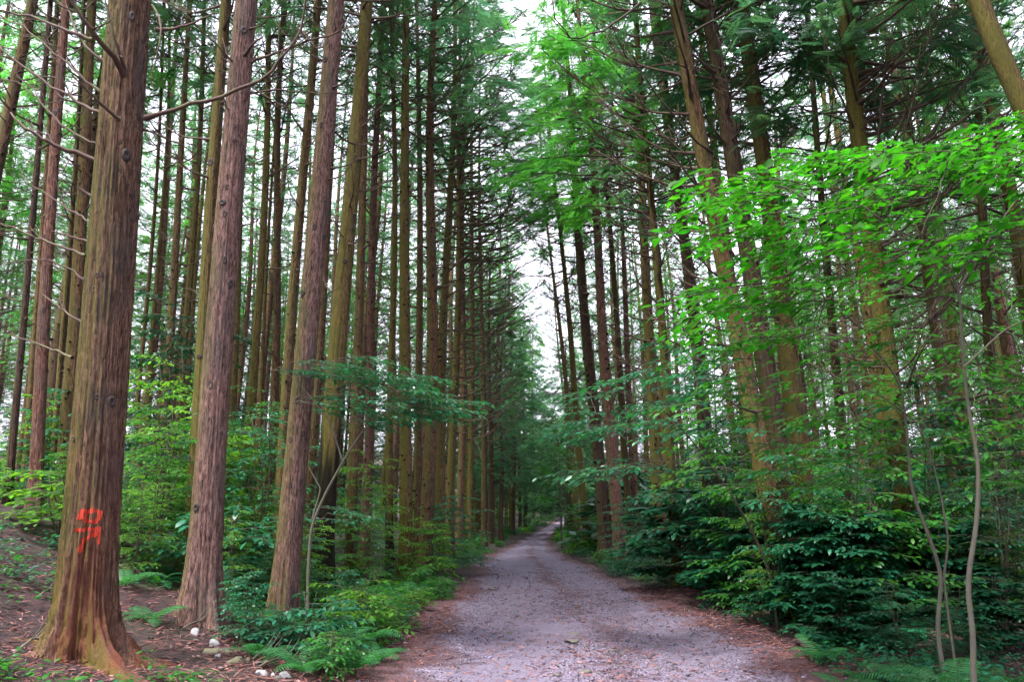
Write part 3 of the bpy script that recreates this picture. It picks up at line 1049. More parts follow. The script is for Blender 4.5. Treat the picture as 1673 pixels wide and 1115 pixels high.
# --- the three near trees on the left
T1, tr1, b1, l1 = spec_tree('thick conifer with red paint marks and flaring roots at the left', 'paint', 128, (213, 40), 6.5, 94, H=22, crown=9.5,
                            br=8, brlo=5.6, brhi=9.5, seed=1, sides=150, flare=1.15, flz=.17, lobes=5, amp=.018, stubs=3)
T2, tr2, b2, l2 = spec_tree('pinkish grey barked conifer behind the white rocks, second from the left', 'pink', 325, (398, 40), 8.7, 60, H=22, crown=10,
                            br=8, brlo=5.2, brhi=9.5, seed=2, flare=.62, flz=.32, amp=.013, stubs=4)
T3, tr3, b3, l3 = spec_tree('smooth straight brown conifer rising from ferns, third near trunk from the left', 'pink', 462, (545, 40), 9.9, 47, H=22, crown=10,
                            br=9, brlo=5.5, brhi=9.5, seed=3, flare=.42, flz=.36, amp=.009, stubs=4)
D1 = 6.5
for i, (pp, rad, tw) in enumerate([
    ([(238, 192, D1), (330, 172, D1 - .2), (420, 125, D1 - .35), (470, 85, D1 - .4), (502, -10, D1 - .5)], .020, 4),
    ([(203, 122, D1 - .2), (170, 75, D1 - .5), (135, 30, D1 - .7), (112, -20, D1 - .8)], .028, 4),
    ([(206, 118, D1 - .2), (190, 70, D1 - .4), (170, -10, D1 - .5)], .018, 3),
    ([(188, 195, D1), (140, 172, D1 + .1), (70, 130, D1 + .2), (-10, 70, D1 + .3)], .019, 5),
    ([(195, 195, D1 - .2), (160, 165, D1 - .4), (118, 122, D1 - .6)], .017, 1),
    ([(172, 268, D1), (110, 245, D1 - .1), (60, 222, D1 - .2), (15, 185, D1 - .2)], .024, 1),
    ([(150, 65, D1 + .1), (100, 45, D1 + .1), (40, 25, D1 + .2), (-10, 18, D1 + .2)], .018, 5),
    ([(158, 400, D1), (120, 388, D1), (85, 378, D1)], .015, 0),
    ([(140, 418, D1 + .1), (90, 400, D1 + .2), (40, 380, D1 + .3), (-10, 362, D1 + .4)], .013, 4),
    ([(256, 48, D1), (300, 42, D1), (350, 20, D1 + .1)], .017, 2),
    ([(150, 320, D1), (125, 305, D1), (118, 298, D1 - .1)], .012, 0),
    ([(150, 365, D1 + .1), (110, 340, D1 + .3), (30, 285, D1 + .5)], .011, 5),
    ([(140, 530, D1 + .1), (100, 505, D1 + .2), (70, 480, D1 + .3)], .011, 2),
    ([(165, 150, D1 + .2), (110, 105, D1 + .3), (60, 60, D1 + .4), (-10, 25, D1 + .5)], .012, 7),
    ([(160, 235, D1 + .2), (100, 200, D1 + .3), (50, 150, D1 + .5), (-10, 130, D1 + .6)], .012, 7),
    ([(170, 100, D1 + .1), (130, 60, D1 + .1), (110, 20, D1 + .2), (60, -30, D1 + .2)], .014, 6),
    ([(250, 10, D1), (262, 60, D1 - .2), (250, 110, D1 - .2), (252, 145, D1 - .2)], .009, 1),
    ([(232, 210, D1), (300, 240, D1 + .3), (340, 270, D1 + .6)], .009, 4),
    ([(150, 470, D1 + .1), (90, 430, D1 + .3), (20, 430, D1 + .5)], .010, 5),
    ([(118, 585, D1 + .2), (70, 565, D1 + .4), (10, 545, D1 + .5)], .012, 3),
]):
    world_branch(T1, tr1, pp, rad, tw, i)
D2 = 8.7
for i, (pp, rad, tw) in enumerate([
    ([(405, 105, D2), (450, 85, D2 - .2), (520, 62, D2 - .3), (600, 35, D2 - .4)], .020, 5),
    ([(400, 155, D2), (455, 147, D2), (500, 150, D2 + .1), (560, 150, D2 + .2)], .014, 2),
    ([(420, 30, D2), (450, 27, D2), (480, 25, D2)], .014, 1),
    ([(400, 90, D2 - .2), (415, 70, D2 - .4), (430, 60, D2 - .4)], .02, 0),
    ([(380, 100, D2 - .2), (330, 50, D2 - .5), (290, 10, D2 - .6)], .012, 3),
]):
    world_branch(T2, tr2, pp, rad, tw, 40 + i)

# red paint marks on the first tree: a ring above an arrow-like sign
cam_az = math.atan2(-b1[1], -b1[0])


def paint_patch(strokes, name, z_ref, seed):
    r = np.random.default_rng(seed)
    b = MB()
    step = .0045
    zs = np.arange(-.30, .32, step)
    ss = np.arange(-.19, .19, step)
    S0, Z0 = np.meshgrid(ss, zs)
    S, Zg = S0 / 1.2, Z0 / 1.08
    d = np.full(S.shape, 9.0)
    for kind, a in strokes:
        if kind == 'ring':
            cx, cz, rx, rz_, w = a
            q = np.sqrt(((S - cx) / rx) ** 2 + ((Zg - cz) / rz_) ** 2)
            d = np.minimum(d, np.abs(q - 1) * min(rx, rz_) / w)
        else:
            x0, z0, x1, z1, w = a
            tt = np.clip(((S - x0) * (x1 - x0) + (Zg - z0) * (z1 - z0)) / ((x1 - x0) ** 2 + (z1 - z0) ** 2), 0, 1)
            d = np.minimum(d, np.hypot(S - x0 - tt * (x1 - x0), Zg - z0 - tt * (z1 - z0)) / w)
    nz = .25 * np.sin(S * 260 + 3 * np.sin(Zg * 40)) + r.normal(0, .22, S.shape)
    nz = nz + .55 * np.sin(S * 95 + 2 * np.sin(Zg * 23)) * np.sin(Zg * 31 + 1)
    keep = d + nz * .7 < 1
    S, Zg = S0, Z0
    th = cam_az + S / .225
    c = [tr1.point(cam_az + (S + dx) / .225, z_ref + Zg + dz, .004) for dx, dz in ((0, 0), (step, 0), (step, step), (0, step))]
    V = np.stack([x[keep] for x in c], 1).reshape(-1, 3)
    b.add(V, None, np.arange(len(V)).reshape(-1, 4))
    return link(name, b.mesh('paint_mark', PAINT, True), T1)


ZM = 1.5 - (857 - HORIZON) / F_PX * 6.3 - b1[2]
paint_patch([('ring', (.012, .075, .052, .040, .0135)), ('seg', (-.075, .06, -.055, .105, .013)), ('seg', (-.05, .115, -.01, .115, .010)),
             ('seg', (-.09, -.022, .075, -.018, .0125)), ('seg', (.072, -.015, .066, -.115, .013)), ('seg', (.05, -.04, -.035, -.10, .013)),
             ('seg', (-.035, -.10, -.05, -.165, .012)), ('seg', (.0, -.055, .055, -.06, .011))], 'paint_mark', ZM, 5)
# roots running over the ground from the first tree
for i, (a0, ln, wd_) in enumerate([(-.5, .75, .06), (-1.05, .45, .055), (-2.0, .5, .06), (2.6, .5, .05), (-2.7, .55, .06), (.2, .5, .05)]):
    t = np.linspace(0, 1, 12)
    az = a0 + .25 * np.sin(t * 3 + i)
    X_ = b1[0] + np.cos(az) * (.18 + t * ln)
    Y_ = b1[1] + np.sin(az) * (.18 + t * ln)
    Z_ = terr(X_, Y_) + .10 * np.exp(-t * 5) - .02 - .045 * t
    b = MB()
    bpy.context.view_layer.update()
    inv = T1.matrix_world.inverted()
    P = np.array([list(inv @ Vector((x, y, z))) for x, y, z in zip(X_, Y_, Z_)])
    b.tube(P, wd_ * (1 - .75 * t) * (1 + .12 * np.sin(t * 19 + i)), 10)
    link('root', b.mesh('root', BARK_PAINT, True), T1)

# --- further conifers of the left stand, front rows
LEFT = [
    # label, bark, base px, (top px), depth, width px, kwargs
    ('broad mossy conifer half hidden behind the pinkish trunk', 'moss', 312, (368, 40), 11.2, 30, dict(br=12, brlo=5)),
    ('moss covered conifer with a blackened foot beside the pale sapling', 'moss', 524, (590, 30), 12.6, 37, dict(br=14, brlo=4.5, brlen=1.2, stubs=14, black=2.3)),
    ('mossy trunk partly behind the third near conifer', 'moss', 452, (512, 40), 13.5, 23, dict(br=12, brlo=5)),
    ('grey brown trunk just right of and behind the third near conifer', 'brown', 492, (552, 100), 14.6, 22, dict(br=10)),
    ('olive mossy conifer with a forked root foot at the track edge', 'moss', 664, (663, 60), 16.6, 26, dict(br=18, brlo=4.5, brlen=1.3, flare=.7)),
    ('straight brown conifer right of the blackened foot trunk', 'brown', 572, (592, 200), 16.0, 20, dict(br=14)),
    ('reddish conifer left of the olive trunk at the track edge', 'red', 594, (618, 200), 18.5, 20, dict(br=14)),
    ('slender green algae covered conifer with dark foot', 'moss', 637, (641, 200), 17.8, 15, dict(br=14, black=1.3)),
    ('thin brown trunk touching the right side of the olive trunk', 'brown', 684, (682, 300), 20.5, 18, dict(br=14, brlen=1.6, bias=.1)),
    ('stout greyish brown conifer right of the olive trunk', 'brown', 694, (712, 100), 18.6, 27, dict(br=20, brlen=1.9, bias=-.1, brlo=4)),
    ('mossy conifer leaning slightly right, near the track edge behind the stout one', 'moss', 716, (738, 150), 21.5, 20, dict(br=24, brlen=2.2, bias=-.1, brlo=4, cs=1.4)),
    ('slim olive conifer with long branches reaching over the track', 'moss', 734, (752, 200), 23.5, 18, dict(br=28, brlen=2.5, bias=0, brlo=3.5, cs=1.45)),
    ('thin brown conifer whose dead branches fan out over the track', 'brown', 750, (760, 200), 26, 15, dict(br=30, brlen=2.8, bias=.1, brlo=3.5, cs=1.5)),
    ('last thin trunk before the dark gap on the left of the track', 'moss', 767, (772, 300), 29, 13, dict(br=30, brlen=3.0, bias=0, brlo=3.5, cs=1.6)),
    ('short dark trunk under low branches at the left track edge', 'dark', 791, (789, 700), 31, 11, dict(br=20, brlen=2.4, bias=.2, brlo=3)),
    ('reddish leaning conifer near the left picture edge', 'red', 56, (92, 250), 11.8, 25, dict(br=14, brlo=3.5)),
    ('thin dark trunk at the far left picture edge', 'dark', 12, (48, 400), 12.5, 14, dict(br=14, brlo=2.5)),
    ('brown trunk peeping out left of the paint marked conifer', 'brown', 98, (132, 300), 13.0, 26, dict(br=12, brlo=4)),
    ('slim trunk between the left edge and the reddish leaning conifer', 'brown', 36, (72, 300), 16, 13, dict(br=14)),
    ('slim olive trunk left of the paint marked conifer', 'moss', 82, (110, 400), 17, 12, dict(br=14)),
    ('thin moss green trunk right of the paint marked conifer', 'moss', 214, (253, 250), 19, 10, dict(br=14)),
    ('thin straight trunk behind the dark evergreen bush', 'moss', 236, (266, 250), 20, 10, dict(br=14)),
    ('brown trunk behind the evergreen bush, tallest of that gap', 'brown', 256, (298, 240), 17, 17, dict(br=14)),
    ('mossy trunk left of the broad mossy one', 'moss', 286, (320, 240), 18, 14, dict(br=14)),
    ('green trunk right of the pinkish barked conifer', 'moss', 368, (396, 240), 17, 14, dict(br=12)),
    ('bright moss conifer in the gap between second and third near trunks', 'moss', 400, (432, 200), 16, 17, dict(br=14)),
    ('brown double looking trunk in the gap before the third near conifer', 'brown', 434, (460, 200), 17.5, 18, dict(br=12)),
    ('very thin trunk in the gap between second and third near trunks', 'moss', 420, (447, 250), 23, 9, dict(br=12)),
]
for i, (lab, bk, bx, tp_, dep, wp, kw) in enumerate(LEFT):
    spec_tree(lab, bk, bx, tp_, dep, wp, seed=500 + i, **{**dict(crown=random.uniform(9.3, 11.5), H=random.uniform(20, 23)), **kw})

# --- right side
A1, trA1, bA1, _ = spec_tree('large leaning conifer with dark foot, left of the twin group on the right', 'brown', 1288, (1118, 60), 11.3, 42, seed=61, br=22, brlo=3.2, brhi=10, brlen=2.0, bias=2.7, crown=8, flare=.5, stubs=12, black=1.3)
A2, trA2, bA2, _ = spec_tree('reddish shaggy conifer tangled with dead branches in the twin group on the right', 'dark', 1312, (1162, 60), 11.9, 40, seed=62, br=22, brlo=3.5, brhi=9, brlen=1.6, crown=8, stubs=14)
A3, trA3, bA3, _ = spec_tree('brown conifer just right of the twin group', 'brown', 1335, (1222, 60), 12.6, 42, seed=63, br=24, brlo=3.0, brhi=10, brlen=1.8, crown=8, pair=CROWN_LOW[0], cs=1.1)
Cc, trC, bC, _ = spec_tree('conifer with many up-curving dead branches behind the bright leaves on the right', 'moss', 1492, (1388, 40), 11.5, 40, seed=64, br=50, brlo=2.0, brhi=7.5, brlen=2.2, bias=.4, crown=7.2, stubs=12, pair=CROWN_LOW[0], cs=1.15)
RIGHT = [
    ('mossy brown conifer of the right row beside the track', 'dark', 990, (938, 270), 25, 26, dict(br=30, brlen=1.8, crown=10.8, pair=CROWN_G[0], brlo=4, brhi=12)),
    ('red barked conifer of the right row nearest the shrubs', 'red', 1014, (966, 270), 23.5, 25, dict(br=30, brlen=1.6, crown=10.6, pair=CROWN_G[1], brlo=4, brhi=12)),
    ('dim mossy conifer whose green boughs, coloured as lit, hang over the track', 'moss', 1108, (1062, 300), 15.5, 20, dict(br=24, brlen=1.8, crown=7.2, pair=CROWN_G[0], cs=1.25, brlo=3, brhi=8, bias=2.9)),
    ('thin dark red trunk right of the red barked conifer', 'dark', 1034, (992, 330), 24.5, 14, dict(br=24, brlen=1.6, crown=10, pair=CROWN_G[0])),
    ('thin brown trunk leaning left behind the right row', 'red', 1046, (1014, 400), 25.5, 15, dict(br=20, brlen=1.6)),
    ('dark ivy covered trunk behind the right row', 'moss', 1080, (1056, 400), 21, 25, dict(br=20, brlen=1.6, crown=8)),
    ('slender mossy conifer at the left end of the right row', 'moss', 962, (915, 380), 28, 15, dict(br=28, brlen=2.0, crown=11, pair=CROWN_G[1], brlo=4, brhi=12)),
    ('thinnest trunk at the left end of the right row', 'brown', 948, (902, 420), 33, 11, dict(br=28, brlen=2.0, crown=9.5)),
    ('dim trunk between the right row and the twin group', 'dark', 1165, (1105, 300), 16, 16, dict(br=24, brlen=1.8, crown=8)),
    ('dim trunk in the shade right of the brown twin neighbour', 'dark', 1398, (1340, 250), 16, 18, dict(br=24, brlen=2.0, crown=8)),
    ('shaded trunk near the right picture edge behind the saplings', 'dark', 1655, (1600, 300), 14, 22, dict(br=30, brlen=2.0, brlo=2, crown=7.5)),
    ('shaded trunk between the saplings and the branchy conifer', 'brown', 1570, (1500, 300), 17, 18, dict(br=30, brlen=2.0, brlo=2, crown=7.5)),
]
for i, (lab, bk, bx, tp_, dep, wp, kw) in enumerate(RIGHT):
    spec_tree(lab, bk, bx, tp_, dep, wp, seed=700 + i, **{**dict(H=random.uniform(18, 21)), **kw})

for i, (root, tr, pp, rad, tw) in enumerate([
    (A1, trA1, [(1120, -60, 11.3), (1060, -10, 10.6), (965, 60, 9.8), (905, -10, 9.2)], .022, 2),
    (A1, trA1, [(1185, 340, 11.3), (1110, 270, 10.8), (1060, 190, 10.4), (1010, 150, 10.0)], .018, 8),
    (A1, trA1, [(1165, 250, 11.3), (1100, 190, 10.8), (1040, 110, 10.4), (1010, 85, 10.2)], .017, 8),
    (A1, trA1, [(1205, 470, 11.3), (1150, 430, 10.9), (1100, 385, 10.6), (1045, 378, 10.4)], .018, 7),
    (A1, trA1, [(1200, 420, 11.3), (1140, 330, 10.9), (1080, 280, 10.6), (1045, 275, 10.4)], .015, 7),
    (A1, trA1, [(1215, 560, 11.3), (1165, 560, 10.9), (1110, 530, 10.6), (1075, 485, 10.4)], .018, 6),
    (A1, trA1, [(1245, 672, 11.3), (1215, 668, 10.9), (1190, 655, 10.6), (1168, 645, 10.4)], .022, 1),
    (A2, trA2, [(1200, 240, 11.9), (1190, 150, 11.7), (1170, 60, 11.6), (1160, -20, 11.6)], .03, 8),
    (A2, trA2, [(1205, 220, 11.9), (1225, 150, 11.7), (1270, 90, 11.6), (1310, 60, 11.6)], .018, 8),
    (Cc, trC, [(1425, 270, 11.5), (1440, 180, 11.2), (1450, 90, 11.1), (1490, -10, 11)], .024, 6),
    (Cc, trC, [(1440, 400, 11.5), (1530, 330, 11.0), (1600, 250, 10.6), (1673, 150, 10.3)], .022, 10),
    (Cc, trC, [(1440, 380, 11.5), (1500, 250, 11.0), (1580, 130, 10.6), (1640, 20, 10.3)], .022, 10),
    (Cc, trC, [(1430, 330, 11.5), (1480, 210, 11.0), (1520, 90, 10.8), (1600, -10, 10.6)], .02, 10),
    (Cc, trC, [(1460, 480, 11.5), (1560, 420, 11.0), (1640, 380, 10.6), (1700, 300, 10.3)], .02, 8),
    (Cc, trC, [(1470, 560, 11.5), (1560, 480, 11.0), (1620, 400, 10.6), (1690, 330, 10.3)], .022, 8),
    (Cc, trC, [(1480, 680, 11.5), (1560, 655, 10.8), (1640, 640, 10.3), (1690, 590, 10)], .024, 4),
    (Cc, trC, [(1490, 760, 11.5), (1570, 760, 10.8), (1640, 745, 10.3), (1700, 715, 10)], .02, 3),
    (Cc, trC, [(1395, 210, 11.5), (1370, 150, 11.2), (1350, 90, 11.1), (1355, 20, 11)], .02, 6),
]):
    world_branch(root, tr, pp, rad, tw, 80 + i, TWIG_DARK)

# leaning mossy trunk cutting the upper right corner
D8 = 8.0
q0, q1 = pt(1590, -20, D8), pt(1700, 230, D8)
bx_, by_ = 7.6, 8.0
gz = float(terr(bx_, by_))
pts = np.array([[bx_, by_, gz - .2], [7.2, 8.0, 1.4], [6.35, 8.0, 3.6], q1, pt(1655, 140, D8), pt(1622, 60, D8), q0, q0 + (q0 - q1) * .8 + [0, 0, 1.0], q0 + (q0 - q1) * 1.1 + [0.3, 0, 3.5]])
tt = np.concatenate([[0], np.cumsum(np.linalg.norm(np.diff(pts, axis=0), axis=1))])
ti = np.linspace(0, tt[-1], 60)
P = np.stack([np.interp(ti, tt, pts[:, k]) for k in range(3)], 1)
for _ in range(4):
    P[1:-1] = (P[:-2] + 2 * P[1:-1] + P[2:]) / 4
rt = link('leaning_tree', None, None, (bx_, by_, gz))
tag(rt, 'bare mossy trunk leaning across the upper right corner', 'tree')
b = MB()
b.tube(P - [bx_, by_, gz], np.linspace(.13, .078, 60) * (1 + .04 * np.sin(np.arange(60) * 1.7)), 20)
link('trunk', b.mesh('trunk', BARK_MOSS, True), rt)
put_crown(rt, CROWN_LOW[0], 0, 5, 10, .8)
for ch in rt.children:
    if ch.name.startswith('crown'):
        ch.location = Vector((P[-1] - [bx_, by_, gz + .5]).tolist())

# --- deeper forest: one tree after another, in loose planting rows
def free(x, y, d):
    return all((x - a) ** 2 + (y - b) ** 2 > d * d for a, b in PLACED)


r = np.random.default_rng(77)
n_far = 0
cand = []
for row in range(0, 17):
    y = 15 + row * 3.6
    for k in range(-14, 16):
        x = k * 3.3 + (row % 2) * 1.6
        cand.append((x + r.normal(0, .55), y + r.normal(0, .6)))
for x, y in cand:
    L, R = np.interp(y, _ys, _L), np.interp(y, _ys, _R)
    if L - 1.1 < x < R + 1.2 or abs(x) > .66 * y + 2 or y > 66:
        continue
    if not free(x, y, 1.8):
        continue
    left = x < L
    if y < 24 and not left:
        pxx = proj(np.array([x, y, 2.0]))[0]
        if pxx < 1060:
            continue
    if y < 22 and left and proj(np.array([x, y, 2.0]))[0] > 200:
        continue
    if not left and r.uniform() < .25:
        continue
    mk = r.choice(['brown', 'moss', 'red', 'dark'], p=[.36, .34, .2, .1] if left else [.4, .15, .25, .2])
    s = r.uniform(.75, 1.15)
    root = new_tree('conifer_tree', None, None, (x, y, float(terr(x, y)) - .03), (r.normal(0, .02) - (0 if left else .03), r.normal(0, .02), 1))
    root['category'] = 'tree'
    LATER.append((root, ('distant ' if y > 34 else 'background ') + {'brown': 'brown', 'moss': 'mossy', 'red': 'reddish', 'dark': 'dark'}[mk] + ' conifer', (x, y, 2.5), 'conifers inside the stand left of the track' if left else 'conifers inside the forest right of the track'))
    v = r.integers(0, 3)
    link('trunk', TRUNKS[mk][v], root, None, (0, 0, r.uniform(0, 6.28)), (s, s, r.uniform(.92, 1.08)))
    bw = link('branchwork', BW[r.integers(0, 5)], root, (0, 0, r.uniform(-1, .5)), (0, 0, r.uniform(0, 6.28)), (s, s, 1))
    bw['kind'] = 'stuff'
    z0 = (r.uniform(8.8, 11.2) if y < 30 else r.uniform(7.2, 9.8)) if left else r.uniform(5.6, 8)
    pr = CROWN[r.integers(0, 4)] if r.uniform() < .75 else CROWN_G[r.integers(0, 2)]
    put_crown(root, pr, z0, 21.5, 12, r.uniform(.85, 1.15))
    PLACED.append((x, y))
    n_far += 1

# low-crowned conifers closing the view at the end of the track and behind the stands
LOWC = [(800, 36, 14, 2.6, 1.2), (818, 42, 14, 2.2, 1.2), (838, 50, 16, 2.0, 1.25), (770, 46, 15, 3, 1.2), (785, 55, 15, 2, 1.3), (850, 66, 18, .8, 1.4), (872, 80, 20, .8, 1.6), (866, 94, 22, .5, 1.7), (858, 60, 13, .6, 1.2), (812, 74, 12, .8, 1.3), (885, 80, 9, .5, 1.3), (925, 72, 10, .6, 1.2),
        (930, 44, 11, 1.0, 1.1), (935, 52, 12, 1.0, 1.2), (945, 60, 13, 1.0, 1.2), (975, 54, 14, 1.0, 1.3), (840, 96, 11, .5, 1.5), (905, 98, 10, .5, 1.5), (870, 88, 9, .4, 1.4)]
for k in range(34):
    px_ = -20 + k * 52 + random.uniform(-14, 14)
    if not 800 < px_ < 980:
        LOWC.append((px_, random.uniform(56, 78), random.uniform(13, 18), random.uniform(.5, 1.5), random.uniform(1.3, 1.7)))
for i, (px_, dep, H, z0, s) in enumerate(LOWC):
    x, y, z = base_xy(px_, dep)
    root = new_tree('low_crowned_conifer', None, None, (x, y, z), (0, 0, 1))
    root['category'] = 'tree'
    LATER.append((root, 'distant bushy low-boughed conifer', (x, y, 4), 'bushy conifers closing the view'))
    link('trunk', TRUNKS['dark'][i % 3], root, None, (0, 0, i), (.8, .8, H / 21))
    put_crown(root, CROWN_LOW[i % 2], z0, H, 10, s)

# dense low-crowned conifers just outside the frame on the right, shading the thicket
for k, (x, y) in enumerate([(7.5, 4.5), (9.5, 8.5), (6.2, 1.5), (8.5, 1.0), (11.5, 11.5), (10.5, 5.5)]):
    root = new_tree('conifer_tree', 'conifer standing outside the view right of the track', 'conifers outside the view on the right', (x, y, float(terr(x, y)) - .03), (0, 0, 1))
    link('trunk', TRUNKS['dark'][k % 3], root, None, (0, 0, k), (1, 1, .8))
    put_crown(root, CROWN_LOW[k % 2], 4.6, 17, 10, 1.35)

# unseen conifers added behind the viewpoint to cut the frontal light
for k in range(22):
    x = random.choice([-1, 1]) * random.uniform(5, 16) + .8
    y = random.uniform(-22, 3)
    if abs(x) < 7 and y > 0:
        continue
    root = new_tree('conifer_tree', 'unseen conifer added behind the viewpoint beside the track', 'unseen conifers added behind the viewpoint', (x, y, float(terr(x, y)) - .03), (0, 0, 1))
    link('trunk', TRUNKS['brown'][k % 3], root, None, (0, 0, k), (1, 1, 1))
    put_crown(root, CROWN[k % 4], random.uniform(9, 11), 21.5, 12, 1)

# ------------------------------------------------------------------ near saplings with single leaves
def stem_from(pp, rad0, rad1, sides=8, seed=0):
    r = np.random.default_rng(seed)
    C = np.array([pt(*q) for q in pp])
    if pp[0][1] > 900:
        C = np.vstack([[C[0][0] + .03, C[0][1], float(terr(C[0][0], C[0][1])) - .03], C])
    tt = np.concatenate([[0], np.cumsum(np.linalg.norm(np.diff(C, axis=0), axis=1))])
    ti = np.linspace(0, tt[-1], 36)
    P = np.stack([np.interp(ti, tt, C[:, k]) for k in range(3)], 1)
    for _ in range(2):
        P[1:-1] = (P[:-2] + 2 * P[1:-1] + P[2:]) / 4
    w = MB()
    w.tube(P, np.linspace(rad0, rad1, 36), sides)
    return w, P


# bright green bough layers on the right
r = np.random.default_rng(901)
w1, P1 = stem_from([(1588, 1112, 6.4), (1592, 1040, 6.4), (1578, 960, 6.4), (1596, 860, 6.4), (1600, 760, 6.4), (1580, 660, 6.4), (1572, 560, 6.3), (1568, 460, 6.2), (1530, 425, 6.1), (1440, 360, 6.0)], .024, .006, 8, 1)
lv, wt = Leaves(), MB()
stems = [w1]
w1b, P1b = stem_from([(1568, 470, 6.25), (1600, 420, 6.1), (1650, 340, 5.9), (1700, 280, 5.8)], .010, .004)
stems.append(w1b)
w1c, P1c = stem_from([(1575, 600, 6.3), (1640, 540, 6.2), (1720, 500, 6.0)], .009, .004)
stems.append(w1c)
starts = []
for k in range(88):
    px_ = r.uniform(1240, 1760)
    topy = np.interp(px_, [1160, 1300, 1420, 1560, 1673, 1760], [305, 290, 255, 240, 215, 200])
    py_s = topy + r.uniform(0, 1) ** 1.5 * 200
    dep = r.uniform(5.0, 6.6)
    st = pt(px_, py_s, dep)
    starts.append(st)
    d = np.array([-1.0, r.uniform(-.6, .4), 0])
    spray(lv, wt, r, st, d, r.uniform(.5, .85), .115, 7, .5, rise=r.uniform(-.1, .06), droop=.10, rad=.005, gap=.42)
for k in range(26):
    st = pt(r.uniform(1190, 1360), r.uniform(330, 560), r.uniform(5.6, 6.6))
    starts.append(st)
    spray(lv, wt, r, st, np.array([-1.0, r.uniform(-.5, .5), 0]), r.uniform(.3, .55), .11, 5, .5, rise=0, droop=.12, rad=.004, gap=.5)
grow_twigs(wt, [P1[18:], P1b, P1c], starts)
base = np.array(pt(1588, 1112, 6.4)); base[2] = float(terr(base[0], base[1]))
hero_plant('broadleaf_sapling', 'slender sapling carrying the large bright green leaf layers at the upper right', 'sapling', base, lv, stems, LEAF_BRIGHT, twigs=wt)

# second crooked sapling, cooler leaves below
r = np.random.default_rng(902)
w2, P2 = stem_from([(1530, 1030, 7.4), (1540, 940, 7.4), (1515, 870, 7.4), (1488, 800, 7.4), (1482, 700, 7.4), (1470, 620, 7.3), (1420, 560, 7.2), (1330, 540, 7.1)], .022, .005)
w2b, P2b = stem_from([(1540, 940, 7.4), (1552, 890, 7.3), (1535, 800, 7.3), (1520, 740, 7.3), (1500, 690, 7.2), (1430, 640, 7.1), (1330, 615, 7.0)], .013, .004)
lv, wt, starts = Leaves(), MB(), []
for k in range(170):
    px_, py_s = r.uniform(1180, 1720), r.uniform(450, 800)
    if r.uniform() < .3 and px_ > 1500:
        continue
    st = pt(px_, py_s, r.uniform(6.6, 8.2))
    starts.append(st)
    spray(lv, wt, r, st, np.array([-1.0, r.uniform(-.8, .6), 0]) if px_ < 1500 else np.array([r.uniform(-1, 1), r.uniform(-.8, .6), 0]), r.uniform(.35, .7), .085, 6, .5, rise=r.uniform(-.05, .15), droop=.2, rad=.004, gap=.55)
grow_twigs(wt, [P2, P2b], starts, .004)
base = np.array(pt(1530, 1030, 7.4)); base[2] = float(terr(base[0], base[1]))
hero_plant('broadleaf_sapling', 'crooked forked sapling with darker leaf sprays below the bright layers', 'sapling', base, lv, [w2, w2b], LEAF_MID, twigs=wt)

# layered spray across the left trunks
r = np.random.default_rng(903)
w3, P3 = stem_from([(503, 935, 9.4), (508, 860, 9.4), (530, 810, 9.4), (560, 755, 9.3), (595, 700, 9.2), (640, 665, 9.1), (740, 660, 9.0)], .022, .005)
w3b, P3b = stem_from([(510, 850, 9.4), (524, 800, 9.4), (505, 765, 9.4)], .012, .005)
w3c, P3c = stem_from([(560, 755, 9.3), (540, 690, 9.3), (500, 640, 9.3), (470, 610, 9.2)], .010, .004)
lv, wt, starts = Leaves(), MB(), []
for (x0, y0, n, ln) in [(500, 600, 10, .8), (560, 612, 12, .8), (620, 630, 11, .7), (510, 655, 10, .8), (600, 668, 12, .8), (670, 665, 12, .7), (560, 690, 3, .6), (530, 835, 3, .5), (560, 850, 2, .5), (450, 600, 3, .6)]:
    for k in range(n):
        st = pt(x0 + r.normal(0, 18), y0 + r.normal(0, 11), r.uniform(8.6, 9.8))
        starts.append(st)
        spray(lv, wt, r, st, np.array([1.0, r.uniform(-.7, .5), 0]), ln * r.uniform(.7, 1.1), .085, 7, .5, rise=r.uniform(-.05, .08), droop=.12, rad=.004, gap=.5)
grow_twigs(wt, [P3, P3c], starts, .005)
base = np.array(pt(503, 935, 9.4)); base[2] = float(terr(base[0], base[1]))
hero_plant('broadleaf_sapling', 'pale stemmed sapling with flat leaf layers across the left trunks', 'sapling', base, lv, [w3, w3b, w3c], LEAF_COOL, twigs=wt)

# cool pale sprays reaching the track from the right
r = np.random.default_rng(904)
w4, P4 = stem_from([(1262, 950, 10.6), (1235, 880, 10.5), (1190, 800, 10.2), (1130, 720, 9.8), (1075, 660, 9.3), (1010, 640, 8.9)], .020, .005)
lv, wt, starts = Leaves(), MB(), []
for (x0, y0, n, ln) in [(1060, 625, 4, .6), (1010, 645, 4, .6), (1120, 605, 5, .6), (1190, 600, 7, .6), (1040, 690, 8, .7), (990, 700, 6, .6), (1100, 700, 8, .7), (960, 690, 4, .5), (1150, 650, 8, .7), (1060, 760, 7, .7), (1000, 770, 5, .6)]:
    for k in range(n):
        st = pt(x0 + r.normal(0, 22), y0 + r.normal(0, 12), r.uniform(8.4, 9.8))
        starts.append(st)
        spray(lv, wt, r, st, np.array([-1.0, r.uniform(-.7, .5), 0]), ln * r.uniform(.7, 1.1), .10, 6, .45, rise=r.uniform(0, .12), droop=.15, rad=.004, gap=.5)
grow_twigs(wt, [P4], starts, .005)
base = np.array(pt(1262, 950, 10.6)); base[2] = float(terr(base[0], base[1]))
hero_plant('broadleaf_sapling', 'sapling with pale bluish leaf sprays reaching towards the track from the right', 'sapling', base, lv, [w4], LEAF_COOL, twigs=wt, stem_mat=SHRUBWOOD)

